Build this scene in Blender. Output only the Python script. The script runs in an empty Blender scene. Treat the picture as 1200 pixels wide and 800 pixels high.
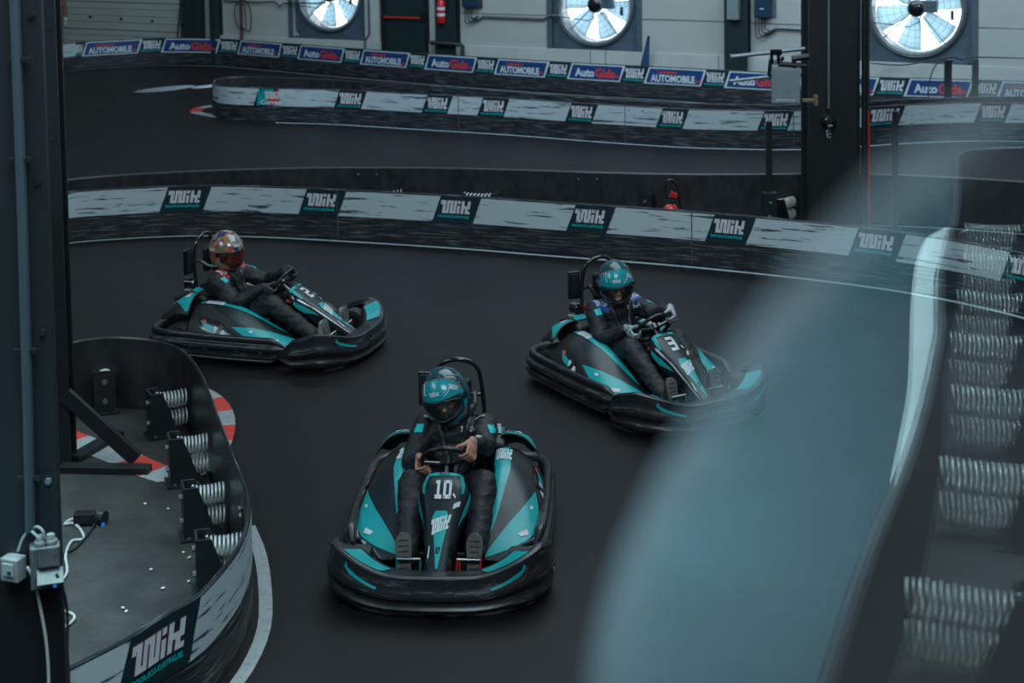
import bpy, bmesh, math, random
from mathutils import Vector, Matrix, Euler, noise
random.seed(7)
PI = math.pi
scene = bpy.context.scene
COL = scene.collection

# ---------------------------------------------------------------- camera
FPX = 1850.0
CAM = Vector((0, 0, 4.1))
PITCH = math.radians(4.2)
ROLL = math.radians(0.8)
SHY = (-555 + FPX * math.tan(PITCH)) / 1200.0
CROT = Matrix.Rotation(math.radians(90) - PITCH, 3, 'X') @ Matrix.Rotation(-ROLL, 3, 'Z')

def ray(px, py):
    v = Vector(((px - 600) / FPX, (-(py - 400) + SHY * 1200) / FPX, -1.0))
    return (CROT @ v).normalized()

def G(px, py, z=0.0):
    r = ray(px, py)
    return CAM + r * ((z - CAM.z) / r.z)

def atY(px, py, Y):
    r = ray(px, py)
    return CAM + r * ((Y - CAM.y) / r.y)

def proj(p):
    v = CROT.transposed() @ (Vector(p) - CAM)
    return (600 + FPX * v.x / -v.z, 400 + SHY * 1200 - FPX * v.y / -v.z)

cd = bpy.data.cameras.new('camera')
cam = bpy.data.objects.new('camera', cd)
COL.objects.link(cam)
cam.matrix_world = Matrix.Translation(CAM) @ CROT.to_4x4()
cd.sensor_width = 36
cd.lens = FPX / 1200 * 36
cd.shift_y = SHY
cd.clip_start = 0.05
cd.dof.use_dof = True
cd.dof.focus_distance = 10.0
cd.dof.aperture_fstop = 3.6
scene.camera = cam

# ---------------------------------------------------------------- materials
MATS = {}
def mat(name, col, rough=0.5, metal=0.0, var=0.0, vscale=6.0, stretch=(1, 1, 1), bump=0.0, bscale=40.0,
        col2=None, thr=None, coat=0.0, spec=0.5, uv=False, rvar=0.0):
    if name in MATS:
        return MATS[name]
    m = bpy.data.materials.new(name)
    m.use_nodes = True
    nt = m.node_tree
    b = nt.nodes['Principled BSDF']
    b.inputs['Roughness'].default_value = rough
    b.inputs['Metallic'].default_value = metal
    b.inputs['Specular IOR Level'].default_value = spec
    b.inputs['Coat Weight'].default_value = coat
    b.inputs['Coat Roughness'].default_value = 0.1
    c = tuple(col) + (1,)
    b.inputs['Base Color'].default_value = c
    tc = nt.nodes.new('ShaderNodeTexCoord')
    mp = nt.nodes.new('ShaderNodeMapping')
    mp.inputs['Scale'].default_value = stretch
    nt.links.new(tc.outputs['UV' if uv else 'Object'], mp.inputs['Vector'])
    if var > 0 or col2:
        n = nt.nodes.new('ShaderNodeTexNoise')
        n.inputs['Scale'].default_value = vscale
        n.inputs['Detail'].default_value = 6
        n.inputs['Roughness'].default_value = 0.65
        nt.links.new(mp.outputs[0], n.inputs['Vector'])
        r = nt.nodes.new('ShaderNodeValToRGB')
        if col2:
            t0, t1 = thr or (0.55, 0.65)
            r.color_ramp.elements[0].position = t0
            r.color_ramp.elements[1].position = t1
            r.color_ramp.elements[0].color = c
            r.color_ramp.elements[1].color = tuple(col2) + (1,)
        else:
            r.color_ramp.elements[0].position = 0.3
            r.color_ramp.elements[1].position = 0.7
            r.color_ramp.elements[0].color = tuple(max(0, x * (1 - var)) for x in col) + (1,)
            r.color_ramp.elements[1].color = tuple(min(1, x * (1 + var)) for x in col) + (1,)
        nt.links.new(n.outputs['Fac'], r.inputs['Fac'])
        nt.links.new(r.outputs['Color'], b.inputs['Base Color'])
        if rvar:
            mr = nt.nodes.new('ShaderNodeMapRange')
            mr.inputs['To Min'].default_value = max(0.02, rough - rvar)
            mr.inputs['To Max'].default_value = rough + rvar
            nt.links.new(n.outputs['Fac'], mr.inputs['Value'])
            nt.links.new(mr.outputs[0], b.inputs['Roughness'])
    if bump:
        n2 = nt.nodes.new('ShaderNodeTexNoise')
        n2.inputs['Scale'].default_value = bscale
        n2.inputs['Detail'].default_value = 4
        nt.links.new(mp.outputs[0], n2.inputs['Vector'])
        bp = nt.nodes.new('ShaderNodeBump')
        bp.inputs['Strength'].default_value = bump
        bp.inputs['Distance'].default_value = 0.01
        nt.links.new(n2.outputs['Fac'], bp.inputs['Height'])
        nt.links.new(bp.outputs[0], b.inputs['Normal'])
    MATS[name] = m
    return m

def emat(name, col, s):
    m = bpy.data.materials.new(name); m.use_nodes = True
    nt = m.node_tree; nt.nodes.clear()
    e = nt.nodes.new('ShaderNodeEmission'); e.inputs[0].default_value = tuple(col) + (1,); e.inputs[1].default_value = s
    o = nt.nodes.new('ShaderNodeOutputMaterial'); nt.links.new(e.outputs[0], o.inputs[0])
    MATS[name] = m
    return m

def glassmat(name, dust=0.02, k=1.0, tint=(1, 1, 1), base=0.04):
    m = bpy.data.materials.new(name); m.use_nodes = True
    nt = m.node_tree; nt.nodes.clear()
    L = nt.links.new
    lw = nt.nodes.new('ShaderNodeLayerWeight'); lw.inputs[0].default_value = 0.5
    p = nt.nodes.new('ShaderNodeMath'); p.operation = 'POWER'; p.inputs[1].default_value = 5
    L(lw.outputs['Facing'], p.inputs[0])
    a = nt.nodes.new('ShaderNodeMath'); a.operation = 'MULTIPLY_ADD'; a.inputs[1].default_value = 0.96 * k; a.inputs[2].default_value = base * k
    a.use_clamp = True
    L(p.outputs[0], a.inputs[0])
    t = nt.nodes.new('ShaderNodeBsdfTransparent'); t.inputs[0].default_value = tuple(tint) + (1,)
    g = nt.nodes.new('ShaderNodeBsdfGlossy'); g.inputs['Roughness'].default_value = 0.0
    d = nt.nodes.new('ShaderNodeBsdfDiffuse'); d.inputs[0].default_value = (.6, .75, .8, 1)
    m1 = nt.nodes.new('ShaderNodeMixShader'); m1.inputs[0].default_value = dust
    L(t.outputs[0], m1.inputs[1]); L(d.outputs[0], m1.inputs[2])
    m2 = nt.nodes.new('ShaderNodeMixShader')
    L(a.outputs[0], m2.inputs[0]); L(m1.outputs[0], m2.inputs[1]); L(g.outputs[0], m2.inputs[2])
    o = nt.nodes.new('ShaderNodeOutputMaterial'); L(m2.outputs[0], o.inputs[0])
    MATS[name] = m
    return m

TEALC = (0.003, 0.30, 0.31)
M_floor = mat('asphalt_floor', (.0056, .0051, .0062), .52, var=.30, vscale=1.3, bump=.06, bscale=30, rvar=.10, spec=.27)
M_deck = mat('deck_floor', (.027, .064, .078), .6, var=.35, vscale=.5, bump=.15, bscale=6)
M_dusty = mat('dusty_board', (.018, .018, .0185), .8, col2=(.046, .047, .048), thr=(.42, .80), vscale=3.0, bump=.3, bscale=25)
M_plank = mat('black_plank', (.012, .014, .017), .5, col2=(.11, .125, .135), thr=(.50, .66), vscale=6, stretch=(.5, 9, 1), uv=True, bump=.12, bscale=30, spec=.35)
M_sheet = mat('black_sheet', (.022, .025, .028), .34, var=.45, vscale=3.5, stretch=(2, 1, 1), uv=True, rvar=.1, bump=.02)
M_white = mat('scuffed_white_panel', (.42, .50, .52), .5, col2=(.05, .06, .07), thr=(.565, .60), vscale=2.6, stretch=(.6, 8, 1), uv=True, bump=.03)
M_whitep = mat('painted_white', (.30, .33, .335), .6, col2=(.20, .22, .23), thr=(.50, .72), vscale=14, bump=.05)
M_line = mat('worn_line_paint', (.34, .42, .46), .5, col2=(.06, .07, .08), thr=(.58, .72), vscale=9, bump=.03)
M_redp = mat('painted_red', (.60, .045, .03), .55, col2=(.20, .03, .025), thr=(.55, .8), vscale=12)
M_dteal = mat('dark_teal_panel', (.004, .022, .026), .45, var=.2, vscale=10)
M_logo = mat('logo_white', (.55, .57, .60), .5, var=.1, vscale=20)
M_logored = mat('logo_red_outline', (.16, .05, .05), .5)  # printed reddish outline behind the logo strokes
M_tealink = mat('teal_print', (.0, .42, .44), .5)
M_teal = mat('teal_sticker', TEALC, .38, var=.10, vscale=8, coat=.1)
M_dsticker = mat('dark_sticker', (.003, .012, .015), .36)
M_blue = mat('sign_blue', (.006, .045, .17), .45, var=.12, vscale=8)
M_signw = mat('sign_white', (.52, .60, .62), .5)
M_signr = mat('sign_red', (.62, .05, .03), .5)
M_wall = mat('cream_sandwich_panel', (.40, .42, .385), .55, var=.07, vscale=1.2, bump=.04, bscale=120)
M_plinth = mat('plinth_board', (.44, .47, .44), .6, var=.1, vscale=2)
M_matt = mat('matt_black_board', (.010, .012, .014), .85, var=.3, vscale=4, spec=.15)
M_seam = mat('dark_seam', (.06, .06, .06), .7)
M_dgreen = mat('dark_green_paint', (.006, .020, .022), .5, var=.2, vscale=4)
M_column = mat('black_steel_paint', (.008, .011, .013), .45, col2=(.024, .030, .034), thr=(.62, .85), vscale=4, bump=.04, bscale=60)
M_fanframe = mat('blue_grey_steel', (.06, .095, .125), .5, var=.25, vscale=4)
M_steel = mat('dull_steel', (.20, .23, .25), .4, .6, var=.2, vscale=20)
M_zinc = mat('zinc_spring', (.50, .54, .53), .38, .35, var=.2, vscale=30)
M_bracket = mat('bracket_black', (.010, .016, .020), .45, var=.3, vscale=8)
M_black = mat('black_plastic', (.010, .011, .013), .32, var=.3, vscale=9, bump=.02, bscale=80)
M_bump = mat('scuffed_bumper_plastic', (.012, .0135, .016), .34, col2=(.085, .10, .115), thr=(.55, .70), vscale=5, stretch=(.8, 6, 1), uv=True, bump=.08, bscale=18, rvar=.08)
M_pod = mat('matt_black_pod', (.0145, .0145, .016), .48, var=.2, vscale=10, bump=.03, bscale=200)
M_gloss = mat('gloss_black', (.008, .010, .012), .16, coat=.5)
M_tyre = mat('tyre_rubber', (.022, .022, .024), .7, var=.2, vscale=15, bump=.1, bscale=60)
M_rim = mat('wheel_rim', (.05, .05, .055), .4, .8)
M_suit = mat('black_racing_cloth', (.0085, .010, .014), .62, var=.3, vscale=7, bump=.35, bscale=55, spec=.45)
M_seam2 = mat('suit_seam', (.04, .045, .055), .7)
M_skin = mat('skin', (.42, .20, .135), .5, var=.12, vscale=40)
M_bala = mat('black_balaclava', (.012, .010, .012), .8)
M_eye = mat('eye_white', (.6, .58, .55), .2)
M_hteal = mat('helmet_teal', (.004, .26, .30), .24, coat=.3, col2=(.30, .50, .52), thr=(.68, .72), vscale=16)
M_hdark = mat('helmet_dark_teal', (.002, .050, .066), .22, coat=.3, col2=(.20, .36, .40), thr=(.67, .70), vscale=18)
M_orange = mat('orange_trim', (.45, .07, .03), .4)
M_glove = mat('grey_white_glove', (.36, .40, .42), .7, col2=(.09, .10, .11), thr=(.5, .58), vscale=45)
M_bglove = mat('black_glove', (.03, .035, .04), .7)
M_sole = mat('shoe_sole', (.11, .105, .10), .75, var=.3, vscale=60, bump=.5, bscale=90)
M_shoe = mat('shoe_upper', (.018, .018, .02), .6)
M_gshoe = mat('grey_shoe', (.25, .25, .24), .7, var=.3, vscale=20)
M_red = mat('red_metal', (.55, .02, .015), .35, coat=.3)
M_green = mat('green_metal', (.0, .20, .16), .35, coat=.3)
M_chrome = mat('bare_metal', (.55, .57, .58), .25, 1.0)
M_redcloth = mat('red_cloth', (.50, .02, .025), .6)
M_bluecloth = mat('blue_cloth', (.015, .10, .38), .6)
M_rust = mat('rust_cloth', (.19, .07, .06), .8)
M_brass = mat('brass', (.30, .24, .14), .4, .7)
M_cable = mat('dark_cable', (.02, .02, .022), .5)
M_wcable = mat('white_cable', (.40, .42, .42), .5)
M_bcable = mat('brown_cable', (.10, .035, .03), .6)
M_ext = mat('extinguisher_red', (.55, .015, .02), .3, coat=.4)
M_box = mat('grey_enclosure', (.17, .21, .22), .45, var=.08, vscale=10)
M_socket = mat('socket_plastic', (.17, .19, .19), .5, var=.12, vscale=20)
M_dirty = mat('dirty_junction_box', (.060, .072, .075), .55, var=.35, vscale=30)
M_flagblue = mat('flag_blue', (.004, .045, .12), .6)
M_bluebox = mat('inverter_blue', (.008, .035, .07), .4)
M_day = emat('daylight_glow', (.84, .97, 1.0), 2.3)
M_blade = bpy.data.materials.new('translucent_blade'); M_blade.use_nodes = True
_t = M_blade.node_tree; _b = _t.nodes['Principled BSDF']; _b.inputs['Base Color'].default_value = (.60, .72, .78, 1); _b.inputs['Roughness'].default_value = .4
_tr = _t.nodes.new('ShaderNodeBsdfTranslucent'); _tr.inputs[0].default_value = (.66, .80, .88, 1)
_m = _t.nodes.new('ShaderNodeMixShader'); _m.inputs[0].default_value = .6
_t.links.new(_b.outputs[0], _m.inputs[1]); _t.links.new(_tr.outputs[0], _m.inputs[2]); _t.links.new(_m.outputs[0], _t.nodes['Material Output'].inputs[0])
M_led = emat('green_led', (.1, .9, .5), 2.0)
M_ledb = emat('blue_led', (.03, .2, .7), .45)
M_pane = glassmat('clear_acrylic', dust=.012, k=1.15)
M_paneedge = mat('frosted_edge', (.62, .70, .74), .5)
_t = M_paneedge.node_tree; _tr = _t.nodes.new('ShaderNodeBsdfTranslucent'); _tr.inputs[0].default_value = (.75, .82, .86, 1)
_m = _t.nodes.new('ShaderNodeMixShader'); _m.inputs[0].default_value = .6; _tp = _t.nodes.new('ShaderNodeBsdfTransparent'); _m2 = _t.nodes.new('ShaderNodeMixShader'); _m2.inputs[0].default_value = .74
_t.links.new(_t.nodes['Principled BSDF'].outputs[0], _m.inputs[1]); _t.links.new(_tr.outputs[0], _m.inputs[2]); _t.links.new(_m.outputs[0], _m2.inputs[1]); _t.links.new(_tp.outputs[0], _m2.inputs[2])
_t.links.new(_m2.outputs[0], _t.nodes['Material Output'].inputs[0])
M_clear = glassmat('clear_visor', dust=.015)
M_tint = mat('red_tinted_visor', (.07, .012, .008), .06, coat=1.0)
M_pc = glassmat('clear_polycarbonate', dust=.10)
# marbled colours of the painted helmet
mm = mat('painted_helmet', (.3, .3, .3), .16, coat=.7)
_nt = mm.node_tree
_v = _nt.nodes.new('ShaderNodeTexVoronoi'); _v.inputs['Scale'].default_value = 19
_r = _nt.nodes.new('ShaderNodeValToRGB'); _r.color_ramp.interpolation = 'CONSTANT'
_cols = [(.03, .025, .07), (.42, .15, .05), (.16, .17, .17), (.26, .20, .08), (.03, .035, .09), (.26, .25, .23), (.30, .06, .045), (.14, .13, .08), (.34, .14, .06)]
while len(_r.color_ramp.elements) < len(_cols): _r.color_ramp.elements.new(.5)
for _i, _c in enumerate(_cols):
    _r.color_ramp.elements[_i].position = _i / len(_cols); _r.color_ramp.elements[_i].color = _c + (1,)
_tc = _nt.nodes.new('ShaderNodeTexCoord'); _no = _nt.nodes.new('ShaderNodeTexNoise'); _no.inputs['Scale'].default_value = 9
_mx = _nt.nodes.new('ShaderNodeVectorMath'); _mx.operation = 'MULTIPLY_ADD'; _mx.inputs[1].default_value = (.12, .12, .12)
_nt.links.new(_tc.outputs['Object'], _no.inputs['Vector']); _nt.links.new(_no.outputs['Color'], _mx.inputs[0]); _nt.links.new(_tc.outputs['Object'], _mx.inputs[2])
_nt.links.new(_mx.outputs[0], _v.inputs['Vector'])
_sp = _nt.nodes.new('ShaderNodeSeparateColor'); _nt.links.new(_v.outputs['Color'], _sp.inputs[0]); _nt.links.new(_sp.outputs[0], _r.inputs['Fac'])
_nt.links.new(_r.outputs['Color'], _nt.nodes['Principled BSDF'].inputs['Base Color'])
M_painted = mm

# ---------------------------------------------------------------- mesh builder
def V(*a): return Vector(a)

class MB:
    def __init__(s):
        s.v = []; s.f = []; s.m = []; s.uv = {}; s.mats = []
    def mi(s, m):
        if m not in s.mats: s.mats.append(m)
        return s.mats.index(m)
    def add(s, verts, faces, m, uvs=None):
        o = len(s.v); k = s.mi(m)
        for i, p in enumerate(verts):
            s.v.append(Vector(p))
            if uvs: s.uv[o + i] = uvs[i]
        for f in faces:
            s.f.append([o + i for i in f]); s.m.append(k)
        return s
    def box(s, c, size, m, rot=None, taper=1.0):
        c = Vector(c); sx, sy, sz = [x / 2 for x in size]
        vs = []
        for z in (-1, 1):
            t = taper if z > 0 else 1
            for x, y in ((-1, -1), (1, -1), (1, 1), (-1, 1)):
                p = Vector((x * sx * t, y * sy * t, z * sz))
                if rot is not None: p = rot @ p
                vs.append(c + p)
        return s.add(vs, [(3, 2, 1, 0), (4, 5, 6, 7), (0, 1, 5, 4), (1, 2, 6, 5), (2, 3, 7, 6), (3, 0, 4, 7)], m)
    def tube(s, pts, r, m, n=8, closed=False, caps=True):
        pts = [Vector(p) for p in pts]
        k = len(pts)
        rs = r if isinstance(r, (list, tuple)) else [r] * k
        tang = []
        for i in range(k):
            if closed: t = pts[(i + 1) % k] - pts[i - 1]
            else: t = pts[min(i + 1, k - 1)] - pts[max(i - 1, 0)]
            tang.append(t.normalized() if t.length > 1e-9 else Vector((0, 0, 1)))
        up = Vector((0, 0, 1)) if abs(tang[0].z) < .9 else Vector((1, 0, 0))
        a = tang[0].cross(up).normalized()
        vs = []
        for i in range(k):
            a = (a - tang[i] * a.dot(tang[i])).normalized()
            b = tang[i].cross(a)
            for j in range(n):
                th = 2 * PI * j / n
                vs.append(pts[i] + (a * math.cos(th) + b * math.sin(th)) * rs[i])
        fs = []
        for i in range(k if closed else k - 1):
            for j in range(n):
                i2 = (i + 1) % k
                fs.append((i * n + j, i * n + (j + 1) % n, i2 * n + (j + 1) % n, i2 * n + j))
        if caps and not closed:
            fs.append(tuple(range(n - 1, -1, -1))); fs.append(tuple((k - 1) * n + j for j in range(n)))
        return s.add(vs, fs, m)
    def cyl(s, p0, p1, r0, m, r1=None, n=16):
        return s.tube([p0, p1], [r0, r1 if r1 is not None else r0], m, n)
    def lathe(s, prof, origin, axis, m, n=24):
        axis = Vector(axis).normalized(); origin = Vector(origin)
        up = Vector((0, 0, 1)) if abs(axis.z) < .9 else Vector((1, 0, 0))
        a = axis.cross(up).normalized(); b = axis.cross(a)
        vs = []
        for (r, h) in prof:
            for j in range(n):
                th = 2 * PI * j / n
                vs.append(origin + axis * h + (a * math.cos(th) + b * math.sin(th)) * max(r, 1e-5))
        fs = []
        for i in range(len(prof) - 1):
            for j in range(n):
                fs.append((i * n + j, i * n + (j + 1) % n, (i + 1) * n + (j + 1) % n, (i + 1) * n + j))
        return s.add(vs, fs, m)
    def ell(s, c, rad, m, rot=None, nu=12, nv=16):
        vs = []; c = Vector(c)
        for i in range(nu + 1):
            ph = PI * i / nu
            for j in range(nv):
                th = 2 * PI * j / nv
                p = Vector((math.sin(ph) * math.cos(th) * rad[0], math.sin(ph) * math.sin(th) * rad[1], math.cos(ph) * rad[2]))
                if rot is not None: p = rot @ p
                vs.append(c + p)
        fs = []
        for i in range(nu):
            for j in range(nv):
                fs.append((i * nv + j, (i + 1) * nv + j, (i + 1) * nv + (j + 1) % nv, i * nv + (j + 1) % nv))
        return s.add(vs, fs, m)
    def prism(s, poly, f0, f1, m):
        """poly 2-D, f0/f1 map (u,v)->3-D for the two faces"""
        n = len(poly)
        vs = [f0(*p) for p in poly] + [f1(*p) for p in poly]
        fs = [tuple(range(n - 1, -1, -1)), tuple(range(n, 2 * n))]
        fs += [(i, (i + 1) % n, n + (i + 1) % n, n + i) for i in range(n)]
        return s.add(vs, fs, m)
    def grid(s, S, nu, nv, m, flip=False, uvf=None):
        vs = []; uvs = []
        for i in range(nu + 1):
            for j in range(nv + 1):
                u, v = i / nu, j / nv
                vs.append(S(u, v)); uvs.append(uvf(u, v) if uvf else (u, v))
        fs = []
        for i in range(nu):
            for j in range(nv):
                a = i * (nv + 1) + j
                fs.append((a, a + 1, a + nv + 2, a + nv + 1) if flip else (a, a + nv + 1, a + nv + 2, a + 1))
        return s.add(vs, fs, m, uvs)
    def decal(s, poly, S, m, off=.003, cu=.05, cv=.05, flip=1):
        """2-D polygon laid on the surface S(u,v), cut to cells so that it follows it"""
        us = [p[0] for p in poly]; vs_ = [p[1] for p in poly]
        i0, i1 = math.floor(min(us) / cu), math.ceil(max(us) / cu)
        j0, j1 = math.floor(min(vs_) / cv), math.ceil(max(vs_) / cv)
        keys = {}; vl = []; uvl = []; fl = []
        for i in range(i0, i1):
            for j in range(j0, j1):
                q = clip(poly, i * cu, (i + 1) * cu, j * cv, (j + 1) * cv)
                if len(q) < 3: continue
                f = []
                for u, v in q:
                    k = (round(u, 5), round(v, 5))
                    if k not in keys:
                        keys[k] = len(vl); vl.append(surf(S, u, v, off * flip)); uvl.append((u, v))
                    if keys[k] not in f: f.append(keys[k])
                if len(f) > 2: fl.append(tuple(f) if flip > 0 else tuple(reversed(f)))
        s.add(vl, fl, m, uvl)
        return s
    def mapped(s, verts, faces, S, m, off=.003, flip=1):
        return s.add([surf(S, u, v, off * flip) for u, v in verts], faces, m, [tuple(p) for p in verts])
    def build(s, name, parent=None, smooth=False, bevel=0, ang=40, subsurf=0, solid=0, mesh_only=False):
        me = bpy.data.meshes.new(name)
        me.from_pydata([tuple(p) for p in s.v], [], s.f)
        for m in s.mats: me.materials.append(m)
        for p, k in zip(me.polygons, s.m): p.material_index = k
        if s.uv:
            l = me.uv_layers.new(name='uv')
            for lp in me.loops:
                l.data[lp.index].uv = s.uv.get(lp.vertex_index, (0, 0))
        if smooth:
            for p in me.polygons: p.use_smooth = True
            if ang < 180:
                try: me.set_sharp_from_angle(angle=math.radians(ang))
                except Exception: pass
        me.update()
        if mesh_only: return me
        o = bpy.data.objects.new(name, me)
        COL.objects.link(o)
        if parent is not None: o.parent = parent
        if bevel:
            md = o.modifiers.new('bevel', 'BEVEL'); md.width = bevel; md.segments = 2; md.limit_method = 'ANGLE'; md.angle_limit = math.radians(50)
        if solid:
            md = o.modifiers.new('solid', 'SOLIDIFY'); md.thickness = solid; md.offset = -1
        if subsurf:
            md = o.modifiers.new('sub', 'SUBSURF'); md.levels = subsurf; md.render_levels = subsurf
        return o

def surf(S, u, v, off):
    p = S(u, v)
    e = .004
    du = S(u + e, v) - S(u - e, v); dv = S(u, v + e) - S(u, v - e)
    n = du.cross(dv)
    if n.length > 1e-12: p = p + n.normalized() * off
    return p

def clip(poly, x0, x1, y0, y1):
    def cl(ps, f, inter):
        out = []
        for i in range(len(ps)):
            a, b = ps[i - 1], ps[i]
            fa, fb = f(a), f(b)
            if fa >= 0:
                if fb >= 0: out.append(b)
                else: out.append(inter(a, b, fa, fb))
            elif fb >= 0:
                out.append(inter(a, b, fa, fb)); out.append(b)
        return out
    def inter(a, b, fa, fb):
        t = fa / (fa - fb)
        return (a[0] + (b[0] - a[0]) * t, a[1] + (b[1] - a[1]) * t)
    q = list(poly)
    for f in (lambda p: p[0] - x0, lambda p: x1 - p[0], lambda p: p[1] - y0, lambda p: y1 - p[1]):
        if not q: return q
        q = cl(q, f, inter)
    r = []
    for p in q:
        if not r or (abs(p[0] - r[-1][0]) + abs(p[1] - r[-1][1])) > 1e-7: r.append(p)
    if len(r) > 1 and (abs(r[0][0] - r[-1][0]) + abs(r[0][1] - r[-1][1])) < 1e-7: r.pop()
    return r

def empty(name, loc=(0, 0, 0), rz=0.0, parent=None, label=None, cat=None, group=None):
    o = bpy.data.objects.new(name, None)
    o.empty_display_size = .1
    COL.objects.link(o)
    o.location = loc; o.rotation_euler = (0, 0, rz)
    if parent is not None: o.parent = parent
    tag(o, label, cat, group)
    return o

def tag(o, label=None, cat=None, group=None, kind=None):
    if label: o['label'] = label
    if cat: o['category'] = cat
    if group: o['group'] = group
    if kind: o['kind'] = kind
    return o

def copy_tree(o, parent=None):
    c = o.copy(); COL.objects.link(c); c.parent = parent
    for ch in [x for x in bpy.data.objects if x.parent == o]:
        copy_tree(ch, c)
    return c

def catmull(pts, n=12, closed=False):
    pts = [Vector(p) for p in pts]
    out = []
    k = len(pts)
    rng = range(k if closed else k - 1)
    for i in rng:
        if closed: p0, p1, p2, p3 = pts[i - 1], pts[i], pts[(i + 1) % k], pts[(i + 2) % k]
        else:
            p1, p2 = pts[i], pts[i + 1]
            p0 = pts[i - 1] if i > 0 else p1 * 2 - p2
            p3 = pts[i + 2] if i + 2 < k else p2 * 2 - p1
        for j in range(n):
            t = j / n
            out.append(0.5 * ((2 * p1) + (p2 - p0) * t + (2 * p0 - 5 * p1 + 4 * p2 - p3) * t * t + (3 * p1 - p0 - 3 * p2 + p3) * t ** 3))
    if not closed: out.append(pts[-1])
    return out

# lettering
_tc_cache = {}
def textmesh(s, bold=0.02, width=None):
    """verts (2-D, height of capitals 1), faces, width"""
    key = (s, bold)
    if key not in _tc_cache:
        cu = bpy.data.curves.new('t', 'FONT')
        cu.body = s; cu.size = 1; cu.offset = bold; cu.resolution_u = 2
        ob = bpy.data.objects.new('t', cu)
        me = bpy.data.meshes.new_from_object(ob)
        vs = [(v.co.x, v.co.y) for v in me.vertices]
        fs = [tuple(p.vertices) for p in me.polygons]
        bpy.data.objects.remove(ob); bpy.data.meshes.remove(me); bpy.data.curves.remove(cu)
        x0 = min(v[0] for v in vs); x1 = max(v[0] for v in vs)
        h = .73
        vs = [((x - x0) / h, y / h) for x, y in vs]
        _tc_cache[key] = (vs, fs, (x1 - x0) / h)
    return _tc_cache[key]

def put_text(mb, s, S, m, u0, v0, w, h, shear=0, off=.005, bold=.02, flip=1):
    vs, fs, W = textmesh(s, bold)
    k = w / W
    mb.mapped([(u0 + x * k + shear * y * h, v0 + y * h) for x, y in vs], fs, S, m, off, flip)

LOGO = [(0, .53, .80, 1), (0, .20, .68, 1), (.24, .53, 0, 1), (.24, .87, 0, .22), (.63, .87, 0, 1), (.63, 1.26, .78, 1), (.97, 1.26, 0, 1),
        (.97, 1.6, 0, .22), (1.34, 1.6, 0, 1), (1.69, 1.95, 0, .62), (1.69, 1.95, .76, 1), (2.08, 2.35, 0, 1), (2.08, 2.95, .40, .62),
        (2.68, 2.95, .45, 1), (2.50, 2.76, 0, .5), (2.50, 2.98, 0, .2)]
def put_logo(mb, S, m, u0, v0, w, h, shear=.22, off=.005, flip=1, cu=9, back=None):
    k = w / (2.98 + shear)
    for x0, x1, y0, y1 in LOGO:
        if back:
            e = .03
            q = [(x0 - e, y0 - e), (x1 + e, y0 - e), (x1 + e, y1 + e), (x0 - e, y1 + e)]
            mb.decal([(u0 + (x + shear * y) * k, v0 + y * h) for x, y in q], S, back, off * .7, cu, cu, flip)
        q = [(x0, y0), (x1, y0), (x1, y1), (x0, y1)]
        mb.decal([(u0 + (x + shear * y) * k, v0 + y * h) for x, y in q], S, m, off, cu, cu, flip)
DIG = {'1': [(.15, .60, .80, 1), (.35, .65, 0, 1), (.1, .9, 0, .2)],
       '0': [(0, .3, 0, 1), (.65, .95, 0, 1), (0, .95, .80, 1), (0, .95, 0, .2)],
       '3': [(0, .95, .80, 1), (0, .95, .4, .6), (0, .95, 0, .2), (.65, .95, 0, 1)],
       '2': [(0, .95, .80, 1), (0, .95, .4, .6), (0, .95, 0, .2), (.65, .95, .5, 1), (0, .3, 0, .5)]}
def put_digits(mb, s, S, m, u0, v0, w, h, off=.005, flip=1, cu=.05, cv=.05):
    cw = w / len(s)
    for i, c in enumerate(s):
        for x0, x1, y0, y1 in DIG[c]:
            q = [(x0, y0), (x1, y0), (x1, y1), (x0, y1)]
            mb.decal([(u0 + (i + x * .93) * cw, v0 + y * h) for x, y in q], S, m, off, cu, cv, flip)
# ---------------------------------------------------------------- barriers
BH = .56
class Curve2:
    def __init__(s, pts, n=14):
        q = catmull([(p[0], p[1], 0) for p in pts], n)
        s.p = [q[0]]
        for a in q[1:]:
            if (a - s.p[-1]).length > 1e-5: s.p.append(a)
        s.l = [0]
        for a, b in zip(s.p, s.p[1:]): s.l.append(s.l[-1] + (b - a).length)
        s.L = s.l[-1]
    def at(s, u):
        u = min(max(u, 0), s.L)
        import bisect
        i = min(max(bisect.bisect_right(s.l, u) - 1, 0), len(s.p) - 2)
        t = (u - s.l[i]) / (s.l[i + 1] - s.l[i])
        return s.p[i].lerp(s.p[i + 1], t)
    def tan(s, u): return (s.at(u + .04) - s.at(u - .04)).normalized()
    def nrm(s, u):
        t = s.tan(u); return Vector((t.y, -t.x, 0))
    def S(s, u, v): 
        p = s.at(u); return Vector((p.x, p.y, v))
    def u_of_px(s, px, z, lo=0, hi=None):
        best = None; hi = hi or s.L
        N = 1500; prev = None
        for i in range(N + 1):
            u = lo + (hi - lo) * i / N
            p = s.at(u); x = proj((p.x, p.y, z))[0]
            d = abs(x - px)
            if best is None or d < best[0]: best = (d, u)
        return best[1]
    def nearest(s, q):
        q = Vector((q[0], q[1], 0))
        return min((( (s.at(s.L * i / 800) - q).length, s.L * i / 800) for i in range(801)))

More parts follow.
